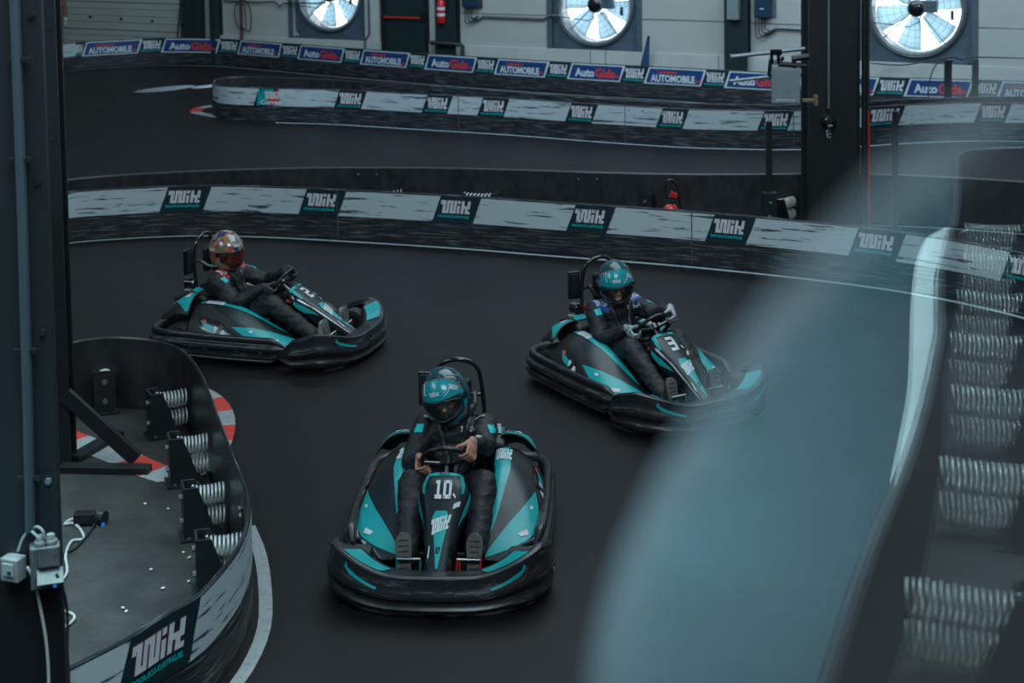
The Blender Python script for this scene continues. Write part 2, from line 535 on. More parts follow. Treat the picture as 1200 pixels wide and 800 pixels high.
def barrier(name, curve, label, H=BH, t=.035, m=None, back=None, z0=0.0, group=None, joints=(), cap=None, step=.12, plates=()):
    mb = MB(); m = m or M_plank; back = back or M_sheet
    n = max(20, int(curve.L / step))
    prof = [(0, .0), (.004, H * .35), (.0, H * .5), (0, H - .012), (-.008, H), (-t + .008, H), (-t, H - .012), (-t, 0)]
    vs = []; uvs = []
    for i in range(n + 1):
        u = curve.L * i / n
        p = curve.at(u); nn = curve.nrm(u)
        for o, z in prof:
            vs.append(p + nn * o + Vector((0, 0, z + z0))); uvs.append((u, z))
    k = len(prof)
    f1 = []; f2 = []; f3 = []
    for i in range(n):
        for j in range(k):
            a = i * k + j; b = i * k + (j + 1) % k
            q = (a, a + k, b + k, b)
            (f1 if j < 3 else f3 if j < 5 else f2).append(q)
    f1.append(tuple(range(k))); f1.append(tuple(n * k + j for j in range(k - 1, -1, -1)))
    o = len(mb.v)
    mb.add(vs, f1, m, uvs)
    for fs, mm_ in ((f2, back), (f3, cap or m)):
        kk = mb.mi(mm_)
        for f in fs: mb.f.append(list(f)); mb.m.append(kk)
    ob = mb.build(name, None, True, ang=30)
    tag(ob, label, 'barrier', group)
    for u in joints:
        j = MB(); p = curve.at(u); nn = curve.nrm(u); tt = curve.tan(u)
        R = Matrix((tt, nn, Vector((0, 0, 1)))).transposed()
        j.box(p + nn * .002 + Vector((0, 0, z0 + H / 2)), (.012, .012, H - .01), M_seam, R)
        j.build('joint_seam', ob)
    for u in plates:
        j = MB(); p = curve.at(u); nn = curve.nrm(u); tt = curve.tan(u)
        R = Matrix((tt, nn, Vector((0, 0, 1)))).transposed()
        j.box(p - nn * (t + .006) + Vector((0, 0, z0 + H / 2)), (.30, .012, H - .03), M_bracket, R)
        for dx in (-.11, .11):
            for zz in (.1, H - .08):
                q = p + tt * dx + Vector((0, 0, z0 + zz))
                j.cyl(q - nn * (t + .01), q - nn * (t + .022), .014, M_steel, n=8)
        for dx in (-.11, .11):
            q = p + tt * dx + Vector((0, 0, z0 + H - .06))
            j.cyl(q + nn * .003, q + nn * .012, .012, M_steel, n=8)
        j.build('joint_plate', ob)
    return ob

PANZ0, PANZ1, PSH = .262, .543, .11
def quad(u0, u1, z0=PANZ0, z1=PANZ1, sh=PSH, s0=1, s1=1):
    d = sh
    return [(u0 - d * s0, z0), (u1 - d * s1, z0), (u1, z1), (u0, z1)]
def white_panel(ob, c, u0, u1, s0=1, s1=1, z0=PANZ0, z1=PANZ1, dz=0):
    mb = MB(); mb.decal(quad(u0, u1, z0 + dz, z1 + dz, s0=s0, s1=s1), c.S, M_white, .006, .12, .5)
    mb.build('white_panel', ob, True)
def logo_panel(ob, c, u0, u1, z0=PANZ0, z1=PANZ1, dz=0, s0=1, s1=1, red=True, small=False):
    mb = MB(); w = u1 - u0; h = z1 - z0
    mb.decal(quad(u0 - .004, u1 + .004, z0 + dz - .01, z1 + dz + .008, s0=s0, s1=s1), c.S, M_dteal, .006, .12, .6)
    k = .80
    lw = w * k; lh = h * .50
    if small: lw = w * .86; lh = h * .62
    bz = z0 + dz + h * (.36 if not small else .26)
    bu = u0 - PSH * .62 + w * .10
    put_logo(mb, c.S, M_logo, bu, bz, lw, lh, off=.012, back=M_logored if red else None, cu=.25)
    put_text(mb, 'INDOOR-ECO-KARTING.BE', c.S, M_tealink, bu - .02, bz - h * .17, lw * .97, h * .10, off=.012, bold=.03)
    mb.build('logo_panel', ob, True)
def sign_panel(ob, c, u0, u1, kind, z0=.25, z1=.545):
    mb = MB(); w = u1 - u0; h = z1 - z0
    mb.decal(quad(u0, u1, z0, z1), c.S, M_signw, .006, .15, .6)
    b = .022
    mb.decal([(u0 - PSH + b + .03, z0 + b), (u1 - PSH - b, z0 + b), (u1 - b - .03, z1 - b), (u0 + b, z1 - b)], c.S, M_blue, .010, .15, .6)
    if kind == 'a':
        put_text(mb, 'Auto', c.S, M_signw, u0 + w * .06, z0 + h * .24, w * .37, h * .50, off=.015, bold=.04)
        put_text(mb, 'Gids', c.S, M_signr, u0 + w * .44, z0 + h * .22, w * .37, h * .56, off=.015, bold=.035)
        put_text(mb, '.be', c.S, M_signr, u0 + w * .81, z0 + h * .26, w * .09, h * .2, off=.015, bold=.02)
    else:
        put_text(mb, 'Le Moniteur', c.S, M_signr, u0 + w * .16, z0 + h * .66, w * .34, h * .18, off=.015, bold=.04)
        put_text(mb, 'AUTOMOBILE', c.S, M_signw, u0 + w * .03, z0 + h * .17, w * .77, h * .42, off=.015, bold=.045)
        put_text(mb, '.be', c.S, M_signr, u0 + w * .81, z0 + h * .19, w * .09, h * .2, off=.015, bold=.02)
    mb.build('sign_panel', ob, True)

def curve_px(pts, z=BH, n=14):
    return Curve2([G(x, y, z)[:2] for x, y in pts], n)

def strip(name, pts, w, m, z=.004, closed=False, seg=None, kind='structure'):
    """flat band painted on the floor along a polyline; seg = list of materials taken in turn"""
    c = Curve2(pts, 10)
    n = max(8, int(c.L / .15)); mb = MB()
    for i in range(n):
        a, b = c.L * i / n, c.L * (i + 1) / n
        mm_ = m if seg is None else seg[int((a / c.L) * len(seg)) % len(seg)]
        q = []
        for u, s in ((a, -1), (b, -1), (b, 1), (a, 1)):
            p = c.at(u) + c.nrm(u) * (s * -w / 2); q.append((p.x, p.y, z))
        mb.add(q, [(0, 1, 2, 3)], mm_)
    o = mb.build(name); tag(o, kind=kind); return o

# ---------------------------------------------------------------- the hall
mb = MB()
def fgrid(u, v): return Vector((-28 + 56 * u, -6 + 44 * v, 0))
mb.grid(fgrid, 28, 22, M_floor)
floor = mb.build('floor'); tag(floor, kind='structure')

# rear wall plane
wa = G(545, 53, .60); wb = G(1108, 76, .60)
wt = Vector((wb.x - wa.x, wb.y - wa.y, 0)).normalized()
wn = Vector((wt.y, -wt.x, 0))
def Wp(px, py, off=0.0):
    r = ray(px, py); o = wa + wn * off
    t = (o - CAM).dot(wn) / r.dot(wn)
    return CAM + r * t
def wcoord(p): return ((p - wa).dot(wt), p.z)
def wpt(s, z, off=0.0): return wa + wt * s + wn * off + Vector((0, 0, z - wa.z))
RW = Matrix((wt, wn * -1, Vector((0, 0, 1)))).transposed()
def wrect(x0, y0, x1, y1, off=0.0):
    xm, ym = (x0 + x1) / 2, (y0 + y1) / 2
    s0 = wcoord(Wp(x0, ym, off))[0]; s1 = wcoord(Wp(x1, ym, off))[0]
    z1 = Wp(xm, y0, off).z; z0 = Wp(xm, y1, off).z
    return s0, z0, s1, z1
def wbox(mb, s0, z0, s1, z1, o0, o1, m):
    mb.box(wpt((s0 + s1) / 2, (z0 + z1) / 2, (o0 + o1) / 2), (abs(s1 - s0), abs(o1 - o0), abs(z1 - z0)), m, RW)

ledge_z = .61
S_L = wcoord(Wp(-60, 30))[0]; S_R = wcoord(Wp(1330, 60))[0]
FANR = .76
fans = []
for px, py, r in ((384, -6, FANR), (696, 6, .77), (1073, 10, .84)):
    s, z = wcoord(Wp(px, py)); fans.append((s, z, r))
# wall skin with square openings for the fans
mb = MB()
TOP = 7.0
opens = [(s - r * 1.14, z - r * 1.16, s + r * 1.14, z + r * 1.16) for s, z, r in fans]
xs = [S_L - 6]
for o in opens: xs += [o[0], o[2]]
xs.append(S_R + 6)
for i in range(len(xs) - 1):
    if i % 2 == 0: wbox(mb, xs[i], 0, xs[i + 1], TOP, -.12, 0, M_wall)
    else:
        o = opens[i // 2]
        wbox(mb, o[0], 0, o[2], o[1], -.12, 0, M_wall); wbox(mb, o[0], o[3], o[2], TOP, -.12, 0, M_wall)
wall = mb.build('wall_back'); tag(wall, kind='structure')
mb = MB()
wbox(mb, wcoord(Wp(228, 30))[0], .0, S_R + 6, ledge_z, 0, .05, M_plinth)
tag(mb.build('baseboard_back', bevel=.008), kind='structure')
mb = MB()
def seamline(x0, y0, x1, y1):
    a = Wp(x0, y0); b = Wp(x1, y1); z = (a.z + b.z) / 2
    wbox(mb, wcoord(a)[0], z - .007, wcoord(b)[0], z + .007, 0, .006, M_seam)
for x0, y0, x1, y1 in ((541, 15.5, 642, 18), (752, 22, 855, 26), (879, 27, 1000, 31), (1141, 33, 1300, 36)):
    seamline(x0, y0, x1, y1)
for px in (642, 752, 427):
    s = wcoord(Wp(px, 40))[0]; wbox(mb, s - .006, ledge_z, s + .006, 3.0, 0, .006, M_seam)
for px, py in ((693, 64), (711, 65), (843, 72)):
    s = wcoord(Wp(px, py))[0]; wbox(mb, s - .006, .1, s + .006, ledge_z, .05, .056, M_seam)
tag(mb.build('wall_back_seams'), kind='structure')

# sectional door on the left with its dark rubber blocks
s0 = wcoord(Wp(40, 20))[0]; s1 = wcoord(Wp(212, 20))[0]
mb = MB()
zs = [0, .62, 1.24, 1.86, 2.48, 3.1, 3.72]
for a, b in zip(zs, zs[1:]): wbox(mb, s0 - 2.0, a + .01, s1, b - .01, .0, .05, M_wall)
door1 = mb.build('door_1', bevel=.01); tag(door1, kind='structure')
mb = MB()
for px, py in ((70, 17.5), (106, 19.7), (142, 22.3), (178.5, 24.5)):
    c = Wp(px, py, .05); mb.box(c, (.06, .03, .05), M_black, RW)
for z_ in (.35, .5, .8, .95, 1.1, 1.45, 1.6):
    wbox(mb, s0 - 2.0, z_ - .004, s1, z_ + .004, .05, .053, M_seam)
mb.build('door_hinge_block', door1)
# door rail and black cabinet beside the sectional door
mb = MB(); wbox(mb, wcoord(Wp(214, 20))[0], 0, wcoord(Wp(221.5, 20))[0], 4, 0, .09, M_fanframe)
mb.box(Wp(216.5, 30, .12), (.12, .06, .12), M_black, RW)
rail = mb.build('trim_1', bevel=.005); tag(rail, kind='structure')
t = empty('control_cabinet', wpt(wcoord(Wp(232, 43))[0], .0), 0, None, 'tall black control cabinet beside the sectional door, red button on its edge', 'cabinet')
def local(root, mbx):
    """shift world-space builder into the frame of an unrotated root"""
    o = Vector(root.location)
    if root.rotation_euler.z:
        R = Matrix.Rotation(-root.rotation_euler.z, 3, 'Z')
        mbx.v = [R @ (p - o) for p in mbx.v]
    else: mbx.v = [p - o for p in mbx.v]
    return mbx
mb = MB(); a0 = wcoord(Wp(223.5, 20))[0]; a1 = wcoord(Wp(242, 20))[0]
wbox(mb, a0, 0, a1, 1.38, .0, .28, M_dgreen); local(t, mb).build('cabinet_body', t, bevel=.01)
mb = MB(); wbox(mb, a0, 1.38, a1, 2.2, .0, .22, M_black); wbox(mb, a0 + .04, 1.42, a1 - .04, 1.52, .22, .24, M_steel)
local(t, mb).build('top_unit', t)
mb = MB(); c = Wp(219.8, 10.3, .15); mb.cyl(c, c + wn * .07, .035, M_red); local(t, mb).build('stop_button', t)
# cream pier + dark column
mb = MB(); wbox(mb, wcoord(Wp(242.5, 20))[0], 0, wcoord(Wp(255.5, 20))[0], 5, 0, .06, M_wall)
tag(mb.build('trim_2'), kind='structure')
for nm, x0, x1, d in (('wall_column', 255.5, 261, .30), ('wall_column', 516, 539.5, .22), ('wall_column', 853, 880, .22)):
    mb = MB(); s0, s1 = wcoord(Wp(x0, 20))[0], wcoord(Wp(x1, 20))[0]
    wbox(mb, s0, 0, s1, TOP, 0, .03, M_dgreen); wbox(mb, s0, 0, s1, TOP, d - .02, d, M_dgreen); wbox(mb, (s0 + s1) / 2 - .02, 0, (s0 + s1) / 2 + .02, TOP, .03, d - .02, M_dgreen)
    tag(mb.build('wall_column'), kind='structure')
# emergency door
s0, s1 = wcoord(Wp(449, 20))[0], wcoord(Wp(503, 20))[0]
mb = MB(); wbox(mb, s0, 0, s1, 2.3, .0, .06, M_dgreen)
wbox(mb, s0, 0, s0 + .10, 2.35, .06, .10, M_black); wbox(mb, s1 - .04, 0, s1 + .02, 2.35, .06, .10, M_black)
d2 = mb.build('door_2', bevel=.006); tag(d2, kind='structure')
mb = MB(); a = Wp(450, 20, .14); b = Wp(492, 22, .14); b.z = a.z
mb.tube([a, b], .020, M_red, 10); mb.build('push_bar', d2, True)
mb = MB(); c = Wp(496, 18, .10); mb.box(c, (.09, .08, .22), M_black, RW); mb.cyl(a - wn * .06, a + wn * .01, .03, M_black)
mb.build('bar_lock', d2, bevel=.01)
mb = MB(); wbox(mb, wcoord(Wp(429, 20))[0], 0, wcoord(Wp(446, 20))[0], 5, 0, .05, M_plinth); wbox(mb, wcoord(Wp(505, 20))[0], 0, wcoord(Wp(515, 20))[0], 5, 0, .05, M_plinth)
tag(mb.build('trim_3'), kind='structure')

# ventilation fans in the wall
fan_lab = ['big round wall fan between the cable bundle and the emergency door', 'big round wall fan above the blue folded flag, between two cream walls',
           'big round wall fan right of the black column, largest of the three']
fan_lab[1] = 'big round wall fan left of the folded blue flag'
for k, (s, z, r) in enumerate(fans):
    t = empty('wall_fan', wpt(s, z, 0), 0, None, fan_lab[k], 'fan', 'wall fans')
    w, h = r * 1.14, r * 1.16
    mb = MB()   # square recessed housing
    N = 48
    for o0, o1, ww, hh in ((.0, .03, w + .10, h + .08),):
        for (a, b, c_, d) in ((-ww, -hh, -w, hh), (w, -hh, ww, hh), (-ww, -hh, ww, -h), (-ww, h, ww, hh)):
            wbox(mb, s + a, z + b, s + c_, z + d, o0 - .10, o1, M_fanframe)
    # plate with a round hole
    vs = []; fs = []
    for j in range(N):
        th = 2 * PI * (j + .5) / N
        c_, s_ = math.cos(th), math.sin(th)
        q = min(w / max(abs(c_), 1e-6), h / max(abs(s_), 1e-6))
        vs.append(wpt(s + r * c_, z + r * s_, -.09)); vs.append(wpt(s + q * c_, z + q * s_, -.09))
    for j in range(N):
        a = 2 * j; b = 2 * ((j + 1) % N)
        fs.append((a, a + 1, b + 1, b))
    mb.add(vs, fs, M_fanframe)
    local(t, mb).build('housing', t)
    mb = MB()   # bell ring
    vs = []; prof = [(r, -.30), (r, -.09), (r * 1.03, -.03), (r * .97, .0), (r * .92, -.04), (r * .90, -.30)]
    mb.lathe(prof, wpt(s, z, 0), wn, M_steel, 56)
    local(t, mb).build('bell_ring', t, True)
    mb = MB(); mb.lathe([(.001, -.34), (r * .99, -.34)], wpt(s, z, 0), wn, M_day, 40)
    local(t, mb).build('daylight_opening', t)
    a0 = .35 + k * .5
    for q in range(6):
        th = a0 + q * PI / 3
        mb = MB()
        def B(u, v, th=th):
            rr = .17 + (r * .88 - .17) * u
            wd = (.16 + .20 * u) * (v - .5) * 1.6
            ang = th + wd / max(rr, .25) * .8
            return wpt(s + rr * math.cos(ang), z + rr * math.sin(ang), -.20 + (v - .5) * .12)
        mb.grid(B, 8, 4, M_blade)
        local(t, mb).build('blade', t, True, solid=.006)
    mb = MB()
    mb.lathe([(.0, .02), (.10, .02), (.125, .0), (.13, -.08), (.13, -.22), (.10, -.26), (.0, -.26)], wpt(s, z, 0), wn, M_gloss, 24)
    mb.lathe([(.13, -.03), (.155, -.04), (.155, -.10), (.13, -.12)], wpt(s, z, 0), wn, M_steel, 24)
    mb.box(wpt(s + .20, z + .03, -.12), (.30, .14, .20), M_fanframe, RW)
    local(t, mb).build('motor', t, True)
    mb = MB()
    for th in (0.4, 2.3, 3.9, 5.4):
        mb.tube([wpt(s + .12 * math.cos(th), z + .12 * math.sin(th), -.06), wpt(s + r * .95 * math.cos(th), z + r * .95 * math.sin(th), -.05)], .010, M_steel, 6)
    local(t, mb).build('strut', t)
    mb = MB()
    for rr in [r * f for f in (.3, .45, .6, .72, .84, .93, 1.0)]:
        mb.tube([wpt(s + rr * math.cos(2 * PI * j / 40), z + rr * math.sin(2 * PI * j / 40), .03) for j in range(40)], .0035, M_steel, 4, closed=True)
    for j in range(24):
        th = 2 * PI * j / 24
        mb.tube([wpt(s + .14 * math.cos(th), z + .14 * math.sin(th), .04), wpt(s + r * 1.0 * math.cos(th), z + r * 1.0 * math.sin(th), .02)], .003, M_steel, 4)
    mb.tube([wpt(s + r * .75, z - .02, .03)] * 1 + [wpt(s + r * .75, z - .18, .03)], .03, M_seam, 4)
    local(t, mb).build('wire_guard', t)
    mb = MB()
    mb.tube([wpt(s - r * 1.1, z - r * .3, .02), wpt(s - r * .6, z - r * .33, .05), wpt(s - .1, z - r * .38, .06), wpt(s + .08, z - .22, .05), wpt(s + .1, z - .08, .03)], .009, M_cable, 6)
    local(t, mb).build('power_cable', t, True)

# things on the wall
t = empty('fire_extinguisher', Wp(517, 27, .28), 0, None, 'red fire extinguisher hung on the dark column right of the emergency door', 'fire extinguisher')
mb = MB(); c = Wp(517, 27, .30); hgt = .50
mb.lathe([(0, 0), (.07, .0), (.085, .02), (.085, .40), (.06, .46), (.025, .49), (.02, .52), (0, .52)], c, (0, 0, 1), M_ext, 20)
local(t, mb).build('cylinder_body', t, True)
mb = MB(); mb.cyl(c + V(0, 0, .50), c + V(0, 0, .58), .02, M_black); mb.box(c + V(.04, 0, .57), (.12, .02, .03), M_black)
mb.tube(catmull([c + V(.02, 0, .54), c + V(.11, -.03, .52), c + V(.12, -.02, .35), c + V(.10, -.02, .2)], 8), .012, M_black)
local(t, mb).build('valve_hose', t, True)
mb = MB(); mb.lathe([(.0865, .14), (.0865, .20)], c, (0, 0, 1), M_signw, 20); mb.lathe([(.0865, .26), (.0865, .32)], c, (0, 0, 1), M_signw, 20)
local(t, mb).build('label_band', t, True)

def wallunit(nm, lab, cat, rect, depth, m, parts=(), off=0.0):
    s0, z0, s1, z1 = wrect(*rect, off)
    t = empty(nm, wpt((s0 + s1) / 2, z0, 0), 0, None, lab, cat)
    mb = MB(); wbox(mb, s0, z0, s1, z1, off, off + depth, m); local(t, mb).build('housing', t, bevel=.015)
    return t, s0, z0, s1, z1
t, s0, z0, s1, z1 = wallunit('control_box', 'dark blue control box with hanging cables on the wall right of the fire extinguisher', 'control box', (545, -14, 565, 8), .16, M_bluebox)
mb = MB(); mb.box(wpt(s0 + .10, z0 + .30, .165), (.12, .01, .03), M_signw, RW); local(t, mb).build('name_strip', t)
mb = MB()
for i in range(4):
    a = wpt(s0 + .04 + i * .05, z0, .08)
    mb.tube(catmull([a, a + V(0, 0, -.12 - .03 * i), a + wt * (.03 * i) + V(0, 0, -.30 + .03 * i), a + wt * .10 + V(0, 0, -.30), wpt(s0 + .30, z0 - .16, .05)], 6), .009, M_cable, 6)
local(t, mb).build('cable_loop', t, True)
t, s0, z0, s1, z1 = wallunit('mounting_board', 'brown mounting board behind the left blue control box', 'board', (563, -14, 566, 9.5), .04, M_bcable)
t, s0, z0, s1, z1 = wallunit('inverter_box', 'blue inverter box with looping cables left of the big black column', 'control box', (888, -10, 905, 19.5), .20, M_bluebox)
mb = MB(); mb.box(wpt((s0 + s1) / 2, z0 + .16, .205), (.07, .01, .02), M_signw, RW); local(t, mb).build('name_strip', t)
mb = MB()
for i in range(4):
    a = wpt(s0 - .02 + i * .06, z0, .08)
    mb.tube(catmull([a, a + V(0, 0, -.18), a + wt * .03 + V(0, 0, -.38 + .05 * i), a + wt * .16 + V(0, 0, -.34 + .03 * i), wpt(s0 + .30, z0 - .22, .05)], 6), .010, M_cable, 6)
local(t, mb).build('cable_loop', t, True)
t, s0, z0, s1, z1 = wallunit('backing_frame', 'grey backing frame around the inverter box', 'board', (884, -10, 910, 20), .03, M_steel)
t, s0, z0, s1, z1 = wallunit('switch_cabinet', 'light grey switch cabinet on the dark wall column left of the inverter box', 'cabinet', (854.5, -12, 868, 22.5), .16, M_box, off=.23)
def conduit(name, lab, pts, r, m):
    mb = MB(); mb.tube(pts, r, m, 8)
    o = mb.build(name, None, True); tag(o, lab, 'conduit'); return o
conduit('wall_conduit', 'grey conduit running from the left control box to the middle fan', [Wp(559, 24, .05), Wp(566, 19.5, .05), Wp(637, 22.5, .05), Wp(644, 18, .05), Wp(656, 18, .05)], .025, M_steel)
conduit('wall_conduit', 'grey conduit running from the inverter box to the black column', [Wp(896, 41, .05), Wp(909, 32.5, .05), Wp(955, 34.5, .05)], .028, M_steel)
conduit('wall_conduit', 'thick dark pipe crossing the base of the extinguisher column', [Wp(505, 50, .30), Wp(539, 52, .30), Wp(542, 54, .28), Wp(542, 66, .28)], .045, M_cable)
conduit('wall_conduit', 'dark downpipe with clamps right of the left fan', [Wp(432, -5, .06), Wp(433, 40, .06), Wp(428, 48, .06), Wp(428, 60, .06)], .028, M_steel)
conduit('sagging_wire', 'black wire sagging from the cable bundle across the left fan', [Wp(262, 1, .06), Wp(300, 2.5, .06), Wp(322, 2, .1), Wp(328, 8, .1), Wp(332, 4, .1), Wp(350, 3.5, .1), Wp(372, 4, .1), Wp(382, 3, .1)], .016, M_cable)
conduit('door_cable', 'brown cable hanging down the right edge of the sectional door', catmull([Wp(212, -4, .10), Wp(211, 10, .10), Wp(209, 30, .10), Wp(208, 45, .10)], 6), .018, M_bcable)
mb = MB(); mb.tube([Wp(282, -5, .1), Wp(283.5, 46, .1)], .035, M_bcable, 8)
for k in range(4):
    mb.tube(catmull([Wp(283, -4, .14), Wp(275 + k * 6, 10, .16), Wp(278 + k * 5, 30 + 2 * k, .16), Wp(284, 33, .14)], 6), .012, M_cable, 6)
tag(mb.build('cable_bundle', None, True), 'brown upright pipe with looped cables between wall column and left fan', 'cable bundle')
# folded blue flag
mb = MB(); a = Wp(760, 42, .25)
b = Wp(758, 86, .25)
mb.tube([a, b], .018, M_black, 8)
pole_top = a
base = Wp(753, 84, .25); base2 = Wp(762, 84, .25)
R0 = []
for i in range(9):
    f = i / 8
    c = a.lerp(b, f) - wt * (.07 * f)
    wd = .02 + .075 * f
    R0.append((c, wd))
vs = []; fs = []
for c, wd in R0:
    for j in range(10):
        th = 2 * PI * j / 10
        rr = wd * (1 + .18 * math.cos(3 * th))
        vs.append(c + wt * rr * math.cos(th) + wn * rr * .6 * math.sin(th))
for i in range(8):
    for j in range(10): fs.append((i * 10 + j, i * 10 + (j + 1) % 10, (i + 1) * 10 + (j + 1) % 10, (i + 1) * 10 + j))
mb.add(vs, fs, M_flagblue)
tag(mb.build('folded_flag', None, True), 'dark blue folded flag on a short pole leaning at the rear wall', 'flag')

# ---------------------------------------------------------------- barriers in place
BACK = curve_px([(-40, 66), (40, 55), (90, 49.5), (140, 46.5), (190, 44.5), (260, 45.5), (340, 51), (400, 55.5), (500, 62.5), (600, 69), (700, 74.5), (800, 79.5), (900, 84.5), (1000, 89), (1100, 92), (1200, 95), (1330, 99)])
bb = barrier('track_barrier', BACK, 'long black barrier along the rear wall carrying blue sponsor signs', joints=[BACK.u_of_px(x, .1) for x in (317, 513, 733, 947)])
uu = lambda c, x, z=PANZ1: c.u_of_px(x, z)
white_panel(bb, BACK, uu(BACK, 20), uu(BACK, 89), 1, 0)
seq = [(90, 101, 'w'), (101, 167, 'm'), (167, 194, 'w'), (194, 259, 'a'), (259, 282, 'w'), (282, 331, 'm'), (331, 352.5, 'w'), (352.5, 404.5, 'a'), (404.5, 426, 'w'), (426, 481, 'm'), (481, 502.5, 'w'),
       (502.5, 560, 'a'), (560, 584.5, 'w'), (584.5, 644.5, 'm'), (644.5, 670, 'w'), (670, 733, 'a'), (733, 761, 'w'), (761, 828, 'm'), (828, 855, 'w'), (855, 926, 'a'), (926, 958, 'w'), (958, 1031, 'm'),
       (1031, 1066, 'w'), (1066, 1142, 'a'), (1142, 1175, 'w'), (1175, 1250, 'm')]
for x0, x1, k in seq:
    a, b = uu(BACK, x0), uu(BACK, x1)
    if k == 'w': logo_panel(bb, BACK, a, b, red=False, small=True)
    else: sign_panel(bb, BACK, a, b, k)

MID = curve_px([(425, 95.5), (385, 92.6), (333, 90.5), (290, 89.5), (262, 90.5), (249, 94.5), (252, 98.5), (268, 101), (300, 102.3), (350, 103.6), (400, 105), (500, 110), (600, 115), (700, 121.5), (800, 127), (860, 128.5), (930, 129), (1000, 126), (1060, 122.5), (1140, 120), (1240, 121), (1350, 124)], n=10)
HI = MID.L
LOm = MID.nearest(G(252, 98.5, BH))[1]
um = lambda x, z=PANZ1: MID.u_of_px(x, z, LOm, HI)
MIDR = curve_px([(425, 95.5), (480, 99), (540, 103), (650, 111), (750, 118), (850, 121.5), (948, 122), (1060, 116), (1200, 113), (1350, 114)])
bm = barrier('track_barrier', MID, 'black barrier with rounded left end and red and white curb, second from the rear wall', joints=[um(x, .1) for x in (538, 733, 930)], plates=[um(x) for x in (480, 745)])
white_panel(bm, MID, LOm - .15, um(304), 0, 1)
u0, u1 = um(304), um(327)
mb = MB(); mb.decal(quad(u0, u1, s0=1, s1=0), MID.S, M_dteal, .006, .12, .6)
for i in range(5): mb.decal([(u0 - .05 + .04 * i, .27), (u0 + .02 + .05 * i, .27), (u0 + .02 + .06 * i, .54), (u0 + .0 + .05 * i, .54)], MID.S, M_teal, .009, .2, .6)
mb.decal([(u1 - .22, .42), (u1 - .02, .53), (u1 - .01, .28), (u1 - .15, .28)], MID.S, M_signr, .010, .2, .6)
put_logo(mb, MID.S, M_logo, u0 + .08, .38, .36, .12, off=.014, cu=.25)
put_text(mb, 'Curves', MID.S, M_logo, u0 + .02, .29, .36, .07, off=.014, bold=.04)
mb.build('logo_panel', bm, True)
for x0, x1, k in ((327, 398, 'p'), (398, 430, 'w'), (430, 501, 'p'), (501, 531, 'w'), (531, 567, 'p'), (567, 597, 'w'), (597, 670, 'p'), (670, 701, 'w'), (701, 777, 'p'), (777, 808, 'w'), (808, 896, 'p'), (896, 931, 'w'), (931, 1019, 'p'),
                  (1019, 1061, 'w'), (1061, 1150, 'p'), (1150, 1186, 'w'), (1186, 1290, 'p')):
    (logo_panel if k == 'w' else white_panel)(bm, MID, um(x0), um(x1), **({'small': True} if k == 'w' else {}))
bmr = barrier('track_barrier', MIDR, 'low black barrier right behind the second barrier from the rear wall', H=BH)

FRONT = curve_px([(-60, 250), (0, 236), (76, 225), (130, 221), (190, 218), (250, 217), (320, 218.5), (400, 222), (480, 226), (560, 230.5), (640, 236), (720, 241), (800, 246.5), (885, 253.5), (960, 260.5), (1007, 265.5), (1060, 272), (1130, 283), (1200, 297), (1300, 322)])
bf = barrier('track_barrier', FRONT, 'black barrier with scratched white panels crossing behind the three karts', joints=[FRONT.u_of_px(x, .1) for x in (396, 811)])
uf = lambda x: FRONT.u_of_px(x, PANZ1)
for x0, x1, k in ((20, 197, 'p'), (197, 248, 'w'), (248, 360, 'p'), (360, 406, 'w'), (406, 517, 'p'), (517, 564, 'w'), (564, 675, 'p'), (675, 722, 'w'), (722, 838, 'p'), (838, 886, 'w'), (886, 1007, 'p'),
                  (1007, 1062, 'w'), (1062, 1185, 'p'), (1185, 1245, 'w')):
    (logo_panel if k == 'w' else white_panel)(bf, FRONT, uf(x0), uf(x1))
REAR = curve_px([(-60, 226), (20, 217), (76, 210), (130, 205), (200, 201), (260, 198.5), (330, 196.5), (400, 195.5), (500, 195.8), (600, 198), (700, 201), (800, 203), (900, 203), (1000, 203), (1100, 206), (1200, 212), (1300, 220)])
RIN = Curve2([p for p in reversed([G(x, y, BH)[:2] for x, y in [(-60, 226), (20, 217), (76, 210), (130, 205), (200, 201), (260, 198.5), (330, 196.5), (400, 195.5), (500, 195.8), (600, 198), (700, 201), (800, 203), (900, 203), (1000, 203), (1100, 206), (1200, 212), (1300, 220)]])])
br = barrier('track_barrier', RIN, 'plain black barrier seen from its inner side, behind the white panelled one', m=M_sheet, back=M_sheet, cap=M_steel, plates=[RIN.u_of_px(x, .3) for x in (432, 690)])

ISP = [(-160, 880), (-60, 840), (10, 815), (49.5, 799.5), (82.5, 781), (151, 746), (192.5, 720), (234, 695.5), (269.5, 656), (285.5, 629), (292, 604), (292, 578), (281, 547), (265, 508), (249, 465), (234.5, 431),
       (216, 410), (194, 400), (165, 395), (121, 394), (80, 400.5), (30, 415), (-40, 440), (-140, 480)]
ISL = curve_px(ISP, n=10)
bi = barrier('track_barrier', ISL, 'curved dark barrier wrapping the spring island in the lower left corner', back=M_sheet, cap=M_plank, step=.06, t=.022)
for o in ():
    pass
ui = lambda x, y: ISL.nearest(G(x, y, BH))[1]
white_panel(bi, ISL, ui(-100, 856), ui(151, 746), 1, 1)
logo_panel(bi, ISL, ui(151, 746), ui(234, 695.5))
white_panel(bi, ISL, ui(234, 695.5), ui(291, 590), 1, 0)
